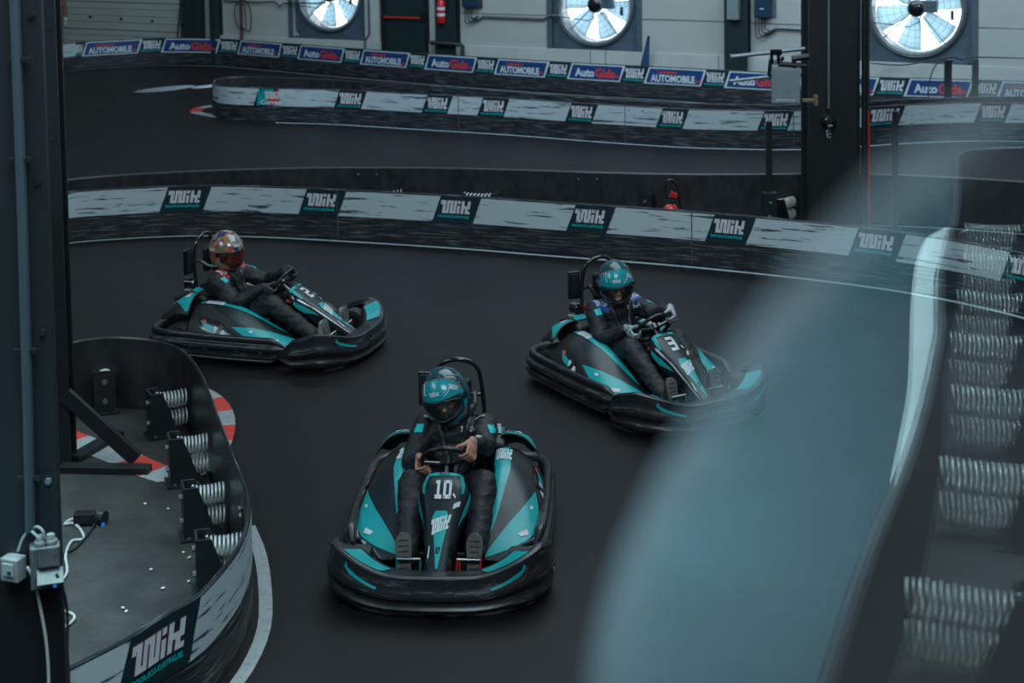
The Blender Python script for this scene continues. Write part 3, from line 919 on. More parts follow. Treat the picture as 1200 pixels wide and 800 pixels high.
# riveted joint on the inner face
for (x, y) in ((289, 585),):
    u = ui(x, y); p = ISL.at(u); nn = ISL.nrm(u); tt = ISL.tan(u)
    R = Matrix((tt, nn, Vector((0, 0, 1)))).transposed(); mb = MB()
    mb.box(p - nn * .045 + V(0, 0, .28), (.16, .01, .52), M_column, R)
    for dx in (-.05, .05):
        for zz in (.08, .30, .49):
            q = p + tt * dx + V(0, 0, zz); mb.cyl(q - nn * .05, q - nn * .065, .014, M_steel, n=8)
    mb.build('joint_plate', bi)

# painted lines and curbs
def line_at(name, px, w=.06, m=None, z=.003): return strip(name, [G(x, y)[:2] for x, y in px], w, m or M_line, z)
def off_line(c, u0, u1, d, w, n=24, z=.003, m=None):
    pts = []
    for i in range(n + 1):
        u = u0 + (u1 - u0) * i / n; p = c.at(u) + c.nrm(u) * d; pts.append((p.x, p.y))
    return strip('floor_line', pts, w, m or M_line, z)
off_line(FRONT, 0, FRONT.L, .10, .055, 40)
off_line(BACK, 0, BACK.L, .25, .045, 40)
off_line(MID, LOm + 1.3, MID.L, .10, .05, 40)
off_line(RIN, 0, RIN.L, -.18, .05, 40)
mb = MB()
pts = [G(x, y) for x, y in ((330, 141.5), (296, 139.5), (262, 137.5), (240, 134), (229, 131), (236, 126.5), (250, 124))]
strip('floor_curb', [p[:2] for p in pts], .20, None, .004, seg=[M_whitep, M_redp, M_redp, M_whitep, M_whitep, M_redp, M_whitep])
strip('floor_curb', [G(x, y)[:2] for x, y in ((292, 617), (305, 650), (311, 695), (309, 738), (291, 781), (262, 822))], .075, M_whitep, .004)
cp = [(20, 500), (60, 508), (100, 522), (140, 536), (175, 552), (208, 560), (236, 545), (253, 518), (256, 490), (244, 470), (222, 458), (190, 450)]
strip('floor_curb', [G(x, y)[:2] for x, y in cp], .24, None, .012, seg=[M_redp, M_redp, M_whitep, M_whitep, M_redp, M_whitep, M_whitep, M_whitep, M_redp, M_whitep, M_redp, M_whitep, M_whitep])
# dusty boards inside the island
mb = MB(); poly = []
for i in range(90):
    u = ISL.L * i / 89; p = ISL.at(u) - ISL.nrm(u) * .04; poly.append((p.x, p.y, .008))
mb.add(poly, [tuple(range(len(poly)))], M_dusty)
tag(mb.build('floor_boards'), kind='structure')

# ---------------------------------------------------------------- spring units
def spring_unit(lab, base, target, scale=1.0, length=None, group='coil spring units', coils=8):
    base = Vector(base); target = Vector(target)
    d = (target - base); d.z = 0
    L = length or d.length; ang = math.atan2(d.y, d.x)
    t = empty('spring_unit', base, ang, None, lab, 'spring unit', group)
    H = .33
    for y in (-.075, .075):
        mb = MB()
        mb.prism([(-.03, 0), (.17, 0), (.05, H), (-.03, H)], lambda a, b, y=y: V(a, y - .006, b), lambda a, b, y=y: V(a, y + .006, b), M_bracket)
        mb.build('side_plate', t, bevel=.003)
    mb = MB(); mb.box((-.03, 0, H / 2), (.014, .16, H), M_bracket); mb.box((.06, 0, .006), (.24, .20, .012), M_bracket)
    for y in (-.08, .08):
        for x in (-.01, .14): mb.cyl((x, y, .012), (x, y, .024), .012, M_steel, n=6)
    for zz in (.10, .25): mb.cyl((-.055, 0, zz), (-.036, 0, zz), .020, M_steel, n=8)
    mb.build('mounting_plate', t)
    x0 = .03; Ls = max(L - x0 - .01, .12)
    for zz in (.115, .255):
        mb = MB(); pts = []
        n = coils * 12
        for i in range(n + 1):
            f = i / n; th = 2 * PI * coils * f
            droop = -.010 * math.sin(PI * f)
            pts.append((x0 + Ls * f, .056 * math.sin(th), zz + droop + .056 * math.cos(th)))
        mb.tube(pts, .0085, M_zinc, 6)
        mb.build('coil_spring', t, True, ang=180)
    return t
labs = ['', 'spring unit with two zinc coils standing on the red curb paint', 'spring unit with two zinc coils between the red paint and the logo panel',
        'spring unit with two zinc coils closest to the logo panel']
labs[0] = 'spring unit with two zinc coils right of the slanted brace, behind the others'
for k, (x, y) in enumerate(((181, 512), (205, 568), (222, 630), (238, 694))):
    b = G(x, y); d, u = ISL.nearest(b)
    # the units sit square to the picture's rim: aim at the rim slightly ahead
    q = ISL.at(u) - ISL.nrm(u) * .04
    spring_unit(labs[k], (b.x, b.y, .012), q)
b = G(124, 485); d, u = ISL.nearest(G(135, 440)); q = ISL.at(u)
dirv = Vector((q.x - b.x, q.y - b.y, 0)).normalized()
spring_unit('spring unit seen from its back plate at the far rim of the island', (b.x, b.y, .012), (b.x + dirv.x * .33, b.y + dirv.y * .33, 0))
mid_labs = ['pale coil unit top peeking over the barrier behind the middle white panel', 'pale coil unit top peeking over the barrier, nearer the bolted joint plate', 'black bracket with pale coil ends left of the small red extinguisher']
for k, (x, y) in enumerate(((479, 219), (582, 226), (758, 228))):
    p = G(x, y, .32); d, u = RIN.nearest(p); q = RIN.at(u) + RIN.nrm(u) * .02
    ang = .55
    L = min(d, .5)
    if k == 2: spring_unit(mid_labs[k], (p.x, p.y, 0), (p.x + .32 * math.cos(1.0), p.y + .32 * math.sin(1.0), 0))
    else: spring_unit(mid_labs[k], (p.x, p.y, 0), (p.x + .40 * math.cos(PI * .93), p.y + .40 * math.sin(PI * .93), 0))

# small red extinguisher standing between the barriers
p = G(786, 250, .25); p.z = 0
t = empty('fire_extinguisher', p, 0, None, 'small red fire extinguisher standing between the barriers with hose loop up', 'fire extinguisher')
mb = MB(); mb.lathe([(0, 0), (.085, 0), (.095, .02), (.095, .28), (.07, .33), (.03, .36), (0, .36)], (0, 0, 0), (0, 0, 1), M_ext, 20); mb.build('cylinder_body', t, True)
mb = MB(); mb.cyl((0, 0, .35), (0, 0, .40), .035, M_chrome); mb.box((.02, 0, .42), (.10, .03, .03), M_black); mb.box((.03, 0, .46), (.08, .05, .05), M_ext, Matrix.Rotation(.4, 3, 'Y'))
mb.build('valve_head', t, True)
mb = MB(); mb.tube(catmull([(-.03, 0, .40), (-.06, 0, .52), (-.03, 0, .62), (.05, 0, .60), (.09, 0, .45), (.11, 0, .25), (.115, -.03, .10)], 8), .011, M_black); mb.build('hose', t, True)
# posts between / on the barriers
def post(lab, px, ytop, Y, w=.06, box=None, ybase=None):
    top = atY(px, ytop, Y); 
    t = empty('barrier_post', (top.x, top.y, 0), 0, None, lab, 'post', 'posts on the barriers')
    mb = MB(); mb.box((0, 0, top.z / 2), (w, w, top.z), M_column); mb.build('upright', t, bevel=.004)
    mb = MB(); mb.box((0, 0, .01), (w * 2.6, w * 2.6, .02), M_column); mb.build('foot_plate', t)
    return t
pt = post('flat grey post rising from a bolted box between barriers left of black column', 901, 142, 17.5, .065)
mb = MB(); mb.box((0, -.05, .22), (.15, .10, .44), M_bracket); mb.cyl((-.01, -.105, .18), (-.01, -.12, .18), .018, M_steel, n=8); mb.cyl((.0, -.105, .33), (.0, -.12, .33), .018, M_steel, n=8)
mb.build('bolted_box', pt, bevel=.004)
pp = pt.location
spring_unit('pale coil spring pair on the bolted box left of the black column', (pp.x + .10, pp.y + .12, 0), (pp.x + .32, pp.y + .32, 0))
p3 = post('slim dark post standing right of the black column behind the barrier', 1049, 130, 17.4, .06)
p1 = post('black post with wires in front of the last blue sign', 1111, 70, 24.4, .10)
p2 = post('black post beside the rounded clear screen at the rear', 1143, 69.5, 24.4, .085)
a = Vector((p1.location.x, p1.location.y, 1.06)); b = Vector((p2.location.x, p2.location.y, 1.06))
conduit('fence_wire', 'thin black wire strung from the wall over the two rear posts', catmull([Wp(1020, 74, .3), Wp(1060, 76, .3), a, a.lerp(b, .5) - V(0, 0, .03), b, b + V(1.2, 0, -.03), b + V(3, .2, .02)], 6), .012, M_cable)
conduit('fence_wire', 'thin black wire drooping from the left rear post down to the barrier', catmull([a + V(-.03, -.06, 0), a + V(-.2, -.06, -.1), a + V(-.30, -.06, -.35), a + V(-.32, -.06, -.75)], 8), .010, M_cable)
# clear screen at the rear
mb = MB(); q0 = atY(1148, 112, 24.6); w = 2.6
pl = []
for i in range(9):
    th = PI - (PI / 2) * i / 8; pl.append((.18 + .18 * math.cos(th), 1.30 + .18 * math.sin(th)))
pl += [(w, 1.48), (w, 0), (0, 0)]
mb.prism(pl, lambda x, z: V(q0.x + x, 24.6, z), lambda x, z: V(q0.x + x, 24.61, z), M_pc)
tag(mb.build('clear_screen'), 'clear screen with rounded corner standing right of the rear posts', 'screen')

# ---------------------------------------------------------------- big black column right of centre
cY = 17.0
cx0 = atY(948, 100, cY).x; cx1 = atY(1018, 100, cY).x
t = empty('column', ((cx0 + cx1) / 2, cY, 0)); tag(t, kind='structure')
W_ = cx1 - cx0; mb = MB()
mb.box((-.06, .02, 3.5), (W_ - .12, .04, 7), M_column); mb.box((-.06, .46, 3.5), (W_ - .12, .04, 7), M_column)
mb.box((W_ / 2 - .10, .24, 3.5), (.03, .40, 7), M_column); mb.box((-W_ / 2 + .06, .24, 3.5), (.03, .40, 7), M_column)
mb.build('column_web', t, bevel=.006)
mb = MB(); mb.box((W_ / 2 - .06, -.02, 3.5), (.025, .10, 7), M_column); mb.box((W_ / 2 - .01, .03, 3.5), (.03, .10, 7), M_dgreen)
mb.build('column_flange', t, bevel=.004)
q = atY(971, 132, cY - .02)
o = conduit('column_conduit', 'thin light conduit running down the big black column to the siren', [(q.x, cY - .03, q.z), (q.x, cY - .03, 4)], .016, M_steel)
q = atY(971, 142, cY - .05)
t = empty('siren', (q.x, cY, q.z), 0, None, 'small round dark blue siren with pale lens on the black column', 'siren')
mb = MB(); mb.lathe([(0, -.15), (.05, -.145), (.075, -.10), (.08, -.0), (0, 0)], (0, 0, 0), (0, 1, 0), M_gloss, 20); mb.box((0, -.06, .10), (.04, .04, .08), M_black); mb.build('siren_body', t, True)
mb = MB(); mb.ell((0, -.12, -.035), (.04, .04, .022), M_socket); mb.build('lens', t, True)
mb = MB()
random.seed(3)
for i in range(9):
    q = atY(971 + random.uniform(-3, 3), 152 + random.uniform(0, 10), cY - .01)
    mb.box((q.x, cY - .003, q.z), (random.uniform(.01, .03), .004, random.uniform(.008, .025)), M_signw)
tag(mb.build('sticker_remains'), 'torn white sticker remains under the siren on the black column', 'sticker')
q0 = atY(1018.5, 130, cY - .05); q1 = atY(1018.5, 200, cY - .05)
conduit('red_cable', 'thin red cable running down the right edge of the black column', [(q0.x, cY - .04, q0.z), (q1.x, cY - .04, q1.z), (q1.x, cY - .04, 0.02)], .010, M_red)
# light barrier box with arms
q = atY(922, 100, 16.4)
def P(x, y, Y=16.4): return atY(x, y, Y)
t = empty('sensor_box', P(923, 122), 0, None, 'grey sensor box with steel rods bolted to the left of the black column', 'sensor box')
s_ = P(939, 100).x - P(906, 100).x; hz = P(923, 80).z - P(923, 121).z; c = (P(906, 121) + P(941, 121)) / 2
mb = MB(); mb.box(c + V(-.01, .07, hz / 2), (s_, .20, hz), M_box, Matrix.Rotation(-.18, 3, 'Z')); local(t, mb).build('enclosure', t, bevel=.008)
mb = MB()
put_text(mb, 'photozoom', lambda u, v: V(c.x - .01 + math.cos(-.18) * u + .0, c.y + .07 - .105 + math.sin(-.18) * u - .003, c.z + v), M_signw, -.12, .03, .20, .028, off=.003)
local(t, mb).build('lettering', t)
mb = MB(); mb.tube([P(857, 66.5), P(943, 57)], .022, M_steel, 8); mb.cyl(P(856, 66.6), P(858, 66.4), .028, M_socket, n=8); local(t, mb).build('upper_rod', t, True)
mb = MB(); mb.tube([P(855, 95), P(901, 90)], .018, M_steel, 8); local(t, mb).build('lower_rod', t, True)
mb = MB()
mb.box(P(909, 61), (.12, .05, .06), M_gloss); mb.box(P(904, 68), (.03, .05, .12), M_gloss); mb.box(P(912, 68), (.03, .05, .12), M_gloss)
mb.tube([P(903, 70), P(901, 90)], .02, M_gloss, 8); mb.box(P(908, 73), (.08, .05, .05), M_steel); mb.cyl(P(915, 68), P(918, 70), .025, M_gloss, n=8)
mb.tube([P(912, 75), P(945, 77)], .028, M_black, 8); mb.tube([P(928, 69), P(948, 66)], .034, M_black, 8); mb.tube([P(930, 68), P(931, 80)], .022, M_black, 8); mb.tube([P(936, 78), P(936, 80)], .03, M_steel, 8)
local(t, mb).build('clamp_bracket', t, True)
mb = MB(); mb.box(P(949, 117.5), (.16, .06, .035), M_brass); mb.box(P(956, 117.5), (.035, .09, .11), M_brass); local(t, mb).build('brass_fitting', t, bevel=.004)

# ---------------------------------------------------------------- near column on the left
NY = 5.6
e0 = atY(76, 780, NY).x
t = empty('column', (e0, NY, 0)); tag(t, kind='structure')
mb = MB(); mb.box((-.17, .015, 3.2), (.34, .03, 6.4), M_column); mb.build('column_flange', t, bevel=.004)
mb = MB(); mb.box((-.17, .15, 3.2), (.02, .24, 6.4), M_column); mb.box((-.22, .285, 3.2), (.24, .03, 6.4), M_column); mb.build('column_web', t)
mb = MB()
for zz in (1.0, 1.9, 2.45, 3.0, 3.6): mb.cyl((-.035, 0, zz), (-.035, -.012, zz), .012, M_steel if zz < 2 else M_black, n=8)
mb.build('bolt', t)
# stays behind: the braced post of the island
b = G(76, 548); 
t = empty('braced_post', (b.x, b.y, 0), 0, None, 'tall black steel post with a slanted brace and flat feet on the island', 'post')
mb = MB(); mb.box((-.02, 0, 3), (.13, .03, 6), M_column); mb.box((-.08, .07, 3), (.02, .14, 6), M_column); mb.box((-.02, .14, 3), (.13, .03, 6), M_column)
for zz in (3.05, 3.7, 2.3): mb.cyl((-.0, -.015, zz), (-.0, -.022, zz), .015, M_black, n=8)
mb.build('upright', t, bevel=.003)
top = atY(76, 462, b.y - .02) - Vector((b.x, b.y, 0)); foot = G(160, 546) - Vector((b.x, b.y, 0)); foot.z = .05
mb = MB(); dv = foot - top; L = dv.length
R = dv.to_track_quat('X', 'Z').to_matrix()
mb.box((top + foot) / 2, (L, .05, .10), M_column, R); mb.build('slanted_brace', t, bevel=.003)
mb = MB(); f1 = G(176, 555) - Vector((b.x, b.y, 0)); f0 = G(72, 553) - Vector((b.x, b.y, 0)); f1.z = f0.z = .03
dv = f1 - f0; R = dv.to_track_quat('X', 'Z').to_matrix()
mb.box((f0 + f1) / 2, (dv.length, .10, .05), M_column, R); mb.build('foot_beam', t, bevel=.003)
mb = MB(); f1 = G(139, 512) - Vector((b.x, b.y, 0)); f0 = G(86, 543) - Vector((b.x, b.y, 0)); f1.z = f0.z = .03
dv = f1 - f0; R = dv.to_track_quat('X', 'Z').to_matrix()
mb.box((f0 + f1) / 2, (dv.length, .10, .05), M_column, R); mb.build('foot_beam', t, bevel=.003)

# conduit, sockets and cables on the near column
FY = NY - .001
def N(px, py, off=.0): return atY(px, py, NY - off)
o = conduit('column_conduit', 'blue grey conduit running down the near column on the far left', [N(35.5, 622, .03), N(33, 500, .03), N(26, 250, .03), N(17, 0, .03), N(15, -40, .03)], .019, mat('blue_grey_pipe', (.030, .048, .060), .5))
mb = MB()
for y_ in (70, 187, 411, 560): 
    q = N(22 + (y_ - 70) * .024, y_, .03); mb = MB(); mb.box(q, (.085, .02, .014), M_black); mb.build('pipe_clamp', o)
c = N(22, 661)
t = empty('wall_socket', c, -.35, None, 'small square white socket on the near column, left of the junction box', 'socket')
RZ = Matrix.Rotation(0, 3, 'Z')
mb = MB(); mb.box((0, -.03, 0), (.075, .055, .085), M_socket); mb.build('socket_box', t, bevel=.004)
mb = MB(); mb.box((0, -.060, .004), (.045, .006, .045), mat('socket_face', (.22, .25, .26), .4)); mb.box((.006, -.064, -.004), (.014, .006, .010), M_black); mb.build('socket_face', t)
c = N(53, 655)
t = empty('junction_box', c, .30, None, 'dirty grey junction box with open flap on the near column', 'junction box')
mb = MB(); mb.box((0, -.035, -.005), (.105, .07, .155), M_dirty); mb.box((.012, -.075, .04), (.075, .02, .075), M_dirty); mb.build('box_body', t, bevel=.005)
mb = MB(); mb.box((.015, -.095, -.025), (.09, .07, .006), M_dirty, Matrix.Rotation(.5, 3, 'X')); mb.build('flap', t)
for x in (-.014, .022):
    mb = MB(); mb.cyl((x, -.045, .072), (x, -.045, .11), .018, M_socket, r1=.014); mb.cyl((x, -.045, .08), (x, -.045, .09), .022, M_socket); mb.build('cable_gland', t, True)
mb = MB(); mb.box((.03, -.10, -.06), (.012, .01, .01), M_ledb); mb.build('status_light', t)
def cable(lab, pts, r, m, nm='power_cable'):
    mb = MB(); mb.tube(catmull(pts, 8), r, m, 6); o = mb.build(nm, None, True); tag(o, lab, 'cable'); return o
cable('white cable hanging from the white socket down the near column', [N(32, 664, .06), N(40, 680, .06), N(47, 710, .05), N(54, 750, .05), N(57, 790, .05), N(57, 830, .05)], .0055, M_wcable)
cable('grey wire dropping from the conduit end to the white socket', [N(34, 620, .03), N(26, 632, .04), N(21, 646, .05)], .005, M_box)
cable('grey wire bowing from the conduit end to the left gland', [N(35, 620, .03), N(39, 624, .05), N(44, 629, .06), N(45, 634, .06)], .005, M_box)
cable('grey wire bowing from the conduit end to the right gland', [N(37, 620, .03), N(44, 617, .05), N(50, 622, .06), N(52, 630, .06)], .005, M_box)
cable('black cable hanging from the junction box flap', [N(66, 672, .09), N(74, 690, .08), N(79, 720, .05), N(79, 760, .04), N(81, 800, .04), N(81, 840, .04)], .0055, M_cable)
g = lambda x, y, z=.02: G(x, y, z)
cable('white cable curling over the island boards to the plug', [g(60, 690), g(78, 672), g(77, 650), g(84, 634), g(98, 631), g(94, 620), g(85, 613), g(76, 614), g(82, 609), g(96, 606)], .009, M_wcable)
cable('black cable crossing the white one on the island boards', [g(112, 612), g(104, 624), g(92, 638), g(80, 646), g(60, 650)], .008, M_cable)
cable('small white cable loop on the boards beside the near column', [g(60, 712), g(76, 716), g(86, 720), g(86, 726), g(76, 734), g(60, 738)], .008, M_wcable)
c = G(105, 606, .05)
t = empty('plug_adapter', (c.x, c.y, 0), .1, None, 'black plug adapter with small blue light lying on the island boards', 'plug')
mb = MB(); mb.box((-.03, 0, .05), (.13, .08, .07), M_black); mb.cyl((.06, 0, .05), (.10, -.02, .05), .045, M_bracket); mb.build('plug_body', t, bevel=.006)
mb = MB(); mb.box((.09, -.05, .02), (.02, .015, .02), M_ledb); mb.build('status_light', t)
mb = MB(); f0 = G(14, 798, .01); f1 = G(52, 775, .01); dv = f1 - f0
mb.box((f0 + f1) / 2, (dv.length, .06, .012), M_brass, dv.to_track_quat('X', 'Z').to_matrix())
mb.v = [Vector(p) for p in mb.v]
tag(mb.build('loose_lath'), 'pale wooden lath lying at the foot of the near column', 'lath')
# crumbs on the boards
random.seed(11)
for i, (x, y) in enumerate(((170, 591), (197, 597), (215, 648), (222, 654), (177, 668), (221, 682), (191, 690), (265, 630), (276, 634), (144, 713), (148, 717))):
    p = G(x, y, .012); mb = MB()
    mb.ell((p.x, p.y, .018), (random.uniform(.008, .018), random.uniform(.006, .012), .007), M_signw, Matrix.Rotation(random.uniform(0, 3), 3, 'Z'), 4, 7)
    o = mb.build('paper_scrap'); tag(o, 'tiny pale scrap lying on the dusty island boards', 'scrap', 'scraps on the island boards')
# ---------------------------------------------------------------- kart
def cat1(a, b, c, d, t): return 0.5 * ((2 * b) + (c - a) * t + (2 * a - 5 * b + 4 * c - d) * t * t + (3 * b - a - 3 * c + d) * t ** 3)
def netS(rows):
    """rows: list of rows of 3-D points (same length) -> smooth S(u,v)"""
    R = [[Vector(p) for p in r] for r in rows]; n = len(R); m = len(R[0])
    def g(i, j): return R[min(max(i, 0), n - 1)][min(max(j, 0), m - 1)]
    def S(u, v):
        a = u * (n - 1); i = min(max(int(math.floor(a)), 0), n - 2); fu = a - i
        b = v * (m - 1); j = min(max(int(math.floor(b)), 0), m - 2); fv = b - j
        rows_ = [cat1(g(i + k, j - 1), g(i + k, j), g(i + k, j + 1), g(i + k, j + 2), fv) for k in (-1, 0, 1, 2)]
        return cat1(*rows_, fu)
    return S

POD = [  # x, then (y,z) inner -> outer (left side)
    (-.50, [(.27, .14), (.275, .39), (.36, .425), (.47, .385), (.56, .31), (.60, .24)]),
    (-.36, [(.27, .12), (.275, .40), (.37, .435), (.50, .385), (.585, .30), (.625, .22)]),
    (-.15, [(.27, .10), (.285, .385), (.38, .42), (.52, .355), (.60, .27), (.640, .20)]),
    (.06, [(.27, .08), (.285, .31), (.37, .335), (.52, .29), (.60, .225), (.640, .18)]),
    (.24, [(.26, .07), (.275, .225), (.35, .235), (.49, .215), (.575, .18), (.615, .15)]),
    (.38, [(.24, .07), (.25, .155), (.31, .160), (.42, .155), (.50, .14), (.55, .12)]),
    (.46, [(.22, .07), (.23, .11), (.26, .115), (.33, .11), (.38, .105), (.42, .09)])]
FEN = [
    (-.80, [(.30, .27), (.33, .33), (.39, .345), (.45, .335), (.49, .30)]),
    (-.72, [(.29, .28), (.32, .385), (.40, .405), (.48, .375), (.525, .315)]),
    (-.62, [(.28, .28), (.31, .455), (.40, .480), (.50, .445), (.565, .36)]),
    (-.50, [(.28, .26), (.30, .475), (.38, .510), (.49, .475), (.585, .37)])]

def lid(o, txt=None): return o

def make_kart(number, key):
    t = empty('racing_kart', (0, 0, 0))
    hid = {}
    # --- floor pan and frame
    mb = MB(); mb.prism([(-.62, -.26), (.55, -.24), (.82, -.16), (.82, .16), (.55, .24), (-.62, .26)], lambda a, b: V(a, b, .035), lambda a, b: V(a, b, .05), M_black)
    mb.build('floor_pan', t)
    mb = MB()
    for s in (-1, 1):
        mb.tube(catmull([(.86, s * .10, .10), (.80, s * .26, .075), (.45, s * .30, .07), (.1, s * .31, .07), (-.4, s * .31, .07), (-.82, s * .30, .12)], 5), .016, M_rim, 8)
        mb.tube([(.60, s * .30, .08), (.60, s * .40, .10)], .018, M_rim, 8)
        mb.tube(catmull([(.15, s * .30, .08), (.15, s * .5, .09), (-.05, s * .60, .09), (-.2, s * .60, .09), (-.3, s * .30, .08)], 5), .013, M_rim, 6)
    mb.tube([(.3, -.3, .07), (.3, .3, .07)], .014, M_rim); mb.tube([(-.3, -.31, .07), (-.3, .31, .07)], .014, M_rim); mb.tube([(.86, -.12, .10), (.86, .12, .10)], .014, M_rim)
    mb.tube([(-.60, -.50, .13), (-.60, .50, .13)], .022, M_steel, 10)
    mb.build('frame', t, True)
    # --- wheels
    for (x, s, r, w, y) in ((.60, 1, .125, .13, .50), (.60, -1, .125, .13, .50), (-.62, 1, .138, .19, .47), (-.62, -1, .138, .19, .47)):
        mb = MB(); c = V(x, s * y, r)
        pr = [(r * .52, -w / 2 + .01), (r * .70, -w / 2), (r * .93, -w / 2 + .004), (r, -w / 2 + .025), (r, w / 2 - .025), (r * .93, w / 2 - .004), (r * .70, w / 2), (r * .52, w / 2 - .01)]
        mb.lathe(pr, c, (0, 1, 0), M_tyre, 28)
        wh = mb.build('wheel', t, True, ang=50)
        mb = MB(); mb.lathe([(0, -w / 2 + .03), (r * .2, -w / 2 + .02), (r * .5, -w / 2 + .03), (r * .53, -w / 2 + .008), (r * .53, w / 2 - .008), (r * .5, w / 2 - .03), (r * .2, w / 2 - .02), (0, w / 2 - .03)], c, (0, 1, 0), M_rim, 20)
        mb.build('rim', wh, True)
    # --- plastic band round rear and sides
    half = [(-.900, 0), (-.900, .22), (-.893, .40), (-.86, .54), (-.78, .62), (-.66, .652), (-.45, .655), (-.2, .66), (.05, .655), (.25, .645), (.40, .62)]
    pts = [(x, -y) for x, y in reversed(half)] + half[1:]
    c = Curve2(pts, 6)
    prof = [(-.055, .232), (-.035, .250), (-.006, .254), (.008, .246), (.010, .208), (.000, .198), (.004, .190), (.028, .184), (.036, .170), (.034, .146), (.006, .136), (.006, .124), (.034, .115), (.038, .088), (.010, .076), (.010, .066), (.024, .056), (.0, .036), (-.05, .040)]
    def endk(u):
        e = min(u, c.L - u); return min(1.0, .35 + e / .14) if e < .14 else 1.0
    mb = MB(); n = 110; vs = []; uvs = []; cc = (0, 0)
    for i in range(n + 1):
        u = c.L * i / n; p = c.at(u); nn = c.nrm(u) * 1; k = endk(u)
        if nn.dot(Vector((p.x + .2, p.y, 0))) < 0: nn = -nn
        for (o, z) in prof:
            o2 = -.03 + (o + .03) * k; z2 = .155 + (z - .155) * k
            vs.append((p.x + nn.x * o2, p.y + nn.y * o2, z2)); uvs.append((u, z))
    m_ = len(prof); fs = []
    for i in range(n):
        for j in range(m_):
            fs.append((i * m_ + j, i * m_ + (j + 1) % m_, (i + 1) * m_ + (j + 1) % m_, (i + 1) * m_ + j))
    fs.append(tuple(range(m_))); fs.append(tuple(n * m_ + j for j in range(m_ - 1, -1, -1)))
    mb.add(vs, fs, M_bump, uvs); mb.build('side_bumper', t, True, ang=60)
    # ties between band and frame
    for s in (-1, 1):
        for x in (-.30, .0, .22): mb = MB(); mb.box((x, s * .60, .12), (.05, .16, .04), M_black); mb.build('bumper_bracket', t, bevel=.004)
        mb = MB(); mb.box((-.85, s * .25, .14), (.16, .05, .05), M_black); mb.build('bumper_bracket', t, bevel=.004)
    # --- front bumper
    fh = [(.955, 0), (.953, .12), (.940, .26), (.905, .40), (.845, .53), (.755, .625), (.63, .675), (.50, .685), (.38, .665)]
    pts = [(x, -y) for x, y in reversed(fh)] + fh[1:]
    fc = Curve2(pts, 8)
    FL = fc.L
    def topz(f):   # f: 0 centre .. 1 ends
        f = abs(f)
        if f < .22: return .235
        if f < .70:
            k = (f - .22) / .48; k = k * k * (3 - 2 * k); return .235 + .09 * k
        k = (f - .70) / .30; return .325 - .10 * k
    def wide(f):   # how deep the top shelf reaches inwards
        f = abs(f); return .17 if f < .55 else .17 - .11 * min(1, (f - .55) / .25)
    def FB(u, v):
        """u 0..1 along, v 0..1 from inner top edge over the lip down to the floor"""
        uu_ = u * FL; p = fc.at(uu_); nn = fc.nrm(uu_)
        if nn.dot(Vector((p.x - .2, p.y, 0))) < 0: nn = -nn
        f = (u - .5) * 2; tz = topz(f); wd = wide(f)
        e = min(u, 1 - u); k = .25 + .75 * min(1, e / .06)
        pr = [(-wd, tz - .040), (-wd * .6, tz - .026), (-.035, tz - .008), (-.008, tz), (.010, tz - .008), (.014, tz - .03), (.022, tz * .72), (.038, tz * .60), (.040, tz * .50), (.020, tz * .42), (.022, tz * .34), (.036, tz * .26), (.026, tz * .16), (.0, .030), (-.05, .028)]
        a = v * (len(pr) - 1); i = min(max(int(a), 0), len(pr) - 2); q = a - i
        o = pr[i][0] + (pr[i + 1][0] - pr[i][0]) * q; z = pr[i][1] + (pr[i + 1][1] - pr[i][1]) * q
        mid = tz * .5
        z = mid + (z - mid) * k; o = o * k
        return Vector((p.x + nn.x * o, p.y + nn.y * o, z))
    nflip = 1 if surf(FB, .5, .6, .05).x > FB(.5, .6).x else -1
    mb = MB(); mb.grid(FB, 96, 28, M_bump, flip=nflip < 0, uvf=lambda u, v: (u * FL, v * .4)); fb = mb.build('front_bumper', t, True, ang=50, solid=.006)
    mb = MB(); K = 14.0
    for s in (-1, 1):
        def U(a): return .5 + s * a
        mb.decal([(U(.145), .6 / K), (U(.29), .3 / K), (U(.295), 2.6 / K), (U(.24), 2.7 / K), (U(.16), 2.5 / K)], FB, M_teal, .004, .02, .05, nflip)
        mb.build('teal_sticker', fb, True); mb = MB()
        mb.decal([(U(.16), 6.2 / K), (U(.255), 5.4 / K), (U(.262), 4.8 / K), (U(.268), 5.5 / K), (U(.245), 6.0 / K), (U(.165), 6.6 / K)], FB, M_teal, .005, .02, .02, nflip)
        mb.build('teal_sticker', fb, True); mb = MB()
    for s in (-1, 1):
        mb = MB(); U = lambda a: .5 + s * a
        mb.decal([(U(.415), 8.0 / K), (U(.447), 8.0 / K), (U(.447), 9.8 / K), (U(.415), 9.8 / K)], FB, M_gloss, .004, .02, .05, nflip)
        for vv in (4.4, 7.2, 10.6):
            mb.tube([surf(FB, .5 + s * (.34 + .012 * i), (vv + .15 * math.sin(i * .35)) / K, .004 * nflip) for i in range(11)], .006, M_bump, 6)
        mb.build('moulded_slot', fb, True)
    mb = MB()
    mb.tube([surf(FB, .5 + a, v / K, .003 * nflip) for a, v in ((-.07, 5.2), (-.058, 6.6), (.058, 6.6), (.07, 5.2))], .004, M_rim, 6)
    mb.tube([surf(FB, .5 + a, v / K, .003 * nflip) for a, v in ((-.035, 5.2), (-.028, 6.0), (.028, 6.0), (.035, 5.2))], .003, M_pod, 6)
    for s in (-1, 1):
        mb.tube([surf(FB, .5 + s * a, v / K, .003 * nflip) for a, v in ((.13, 7.4), (.15, 7.2), (.26, 6.5), (.275, 5.4))], .003, M_pod, 6)
    mb.build('moulded_line', fb, True)
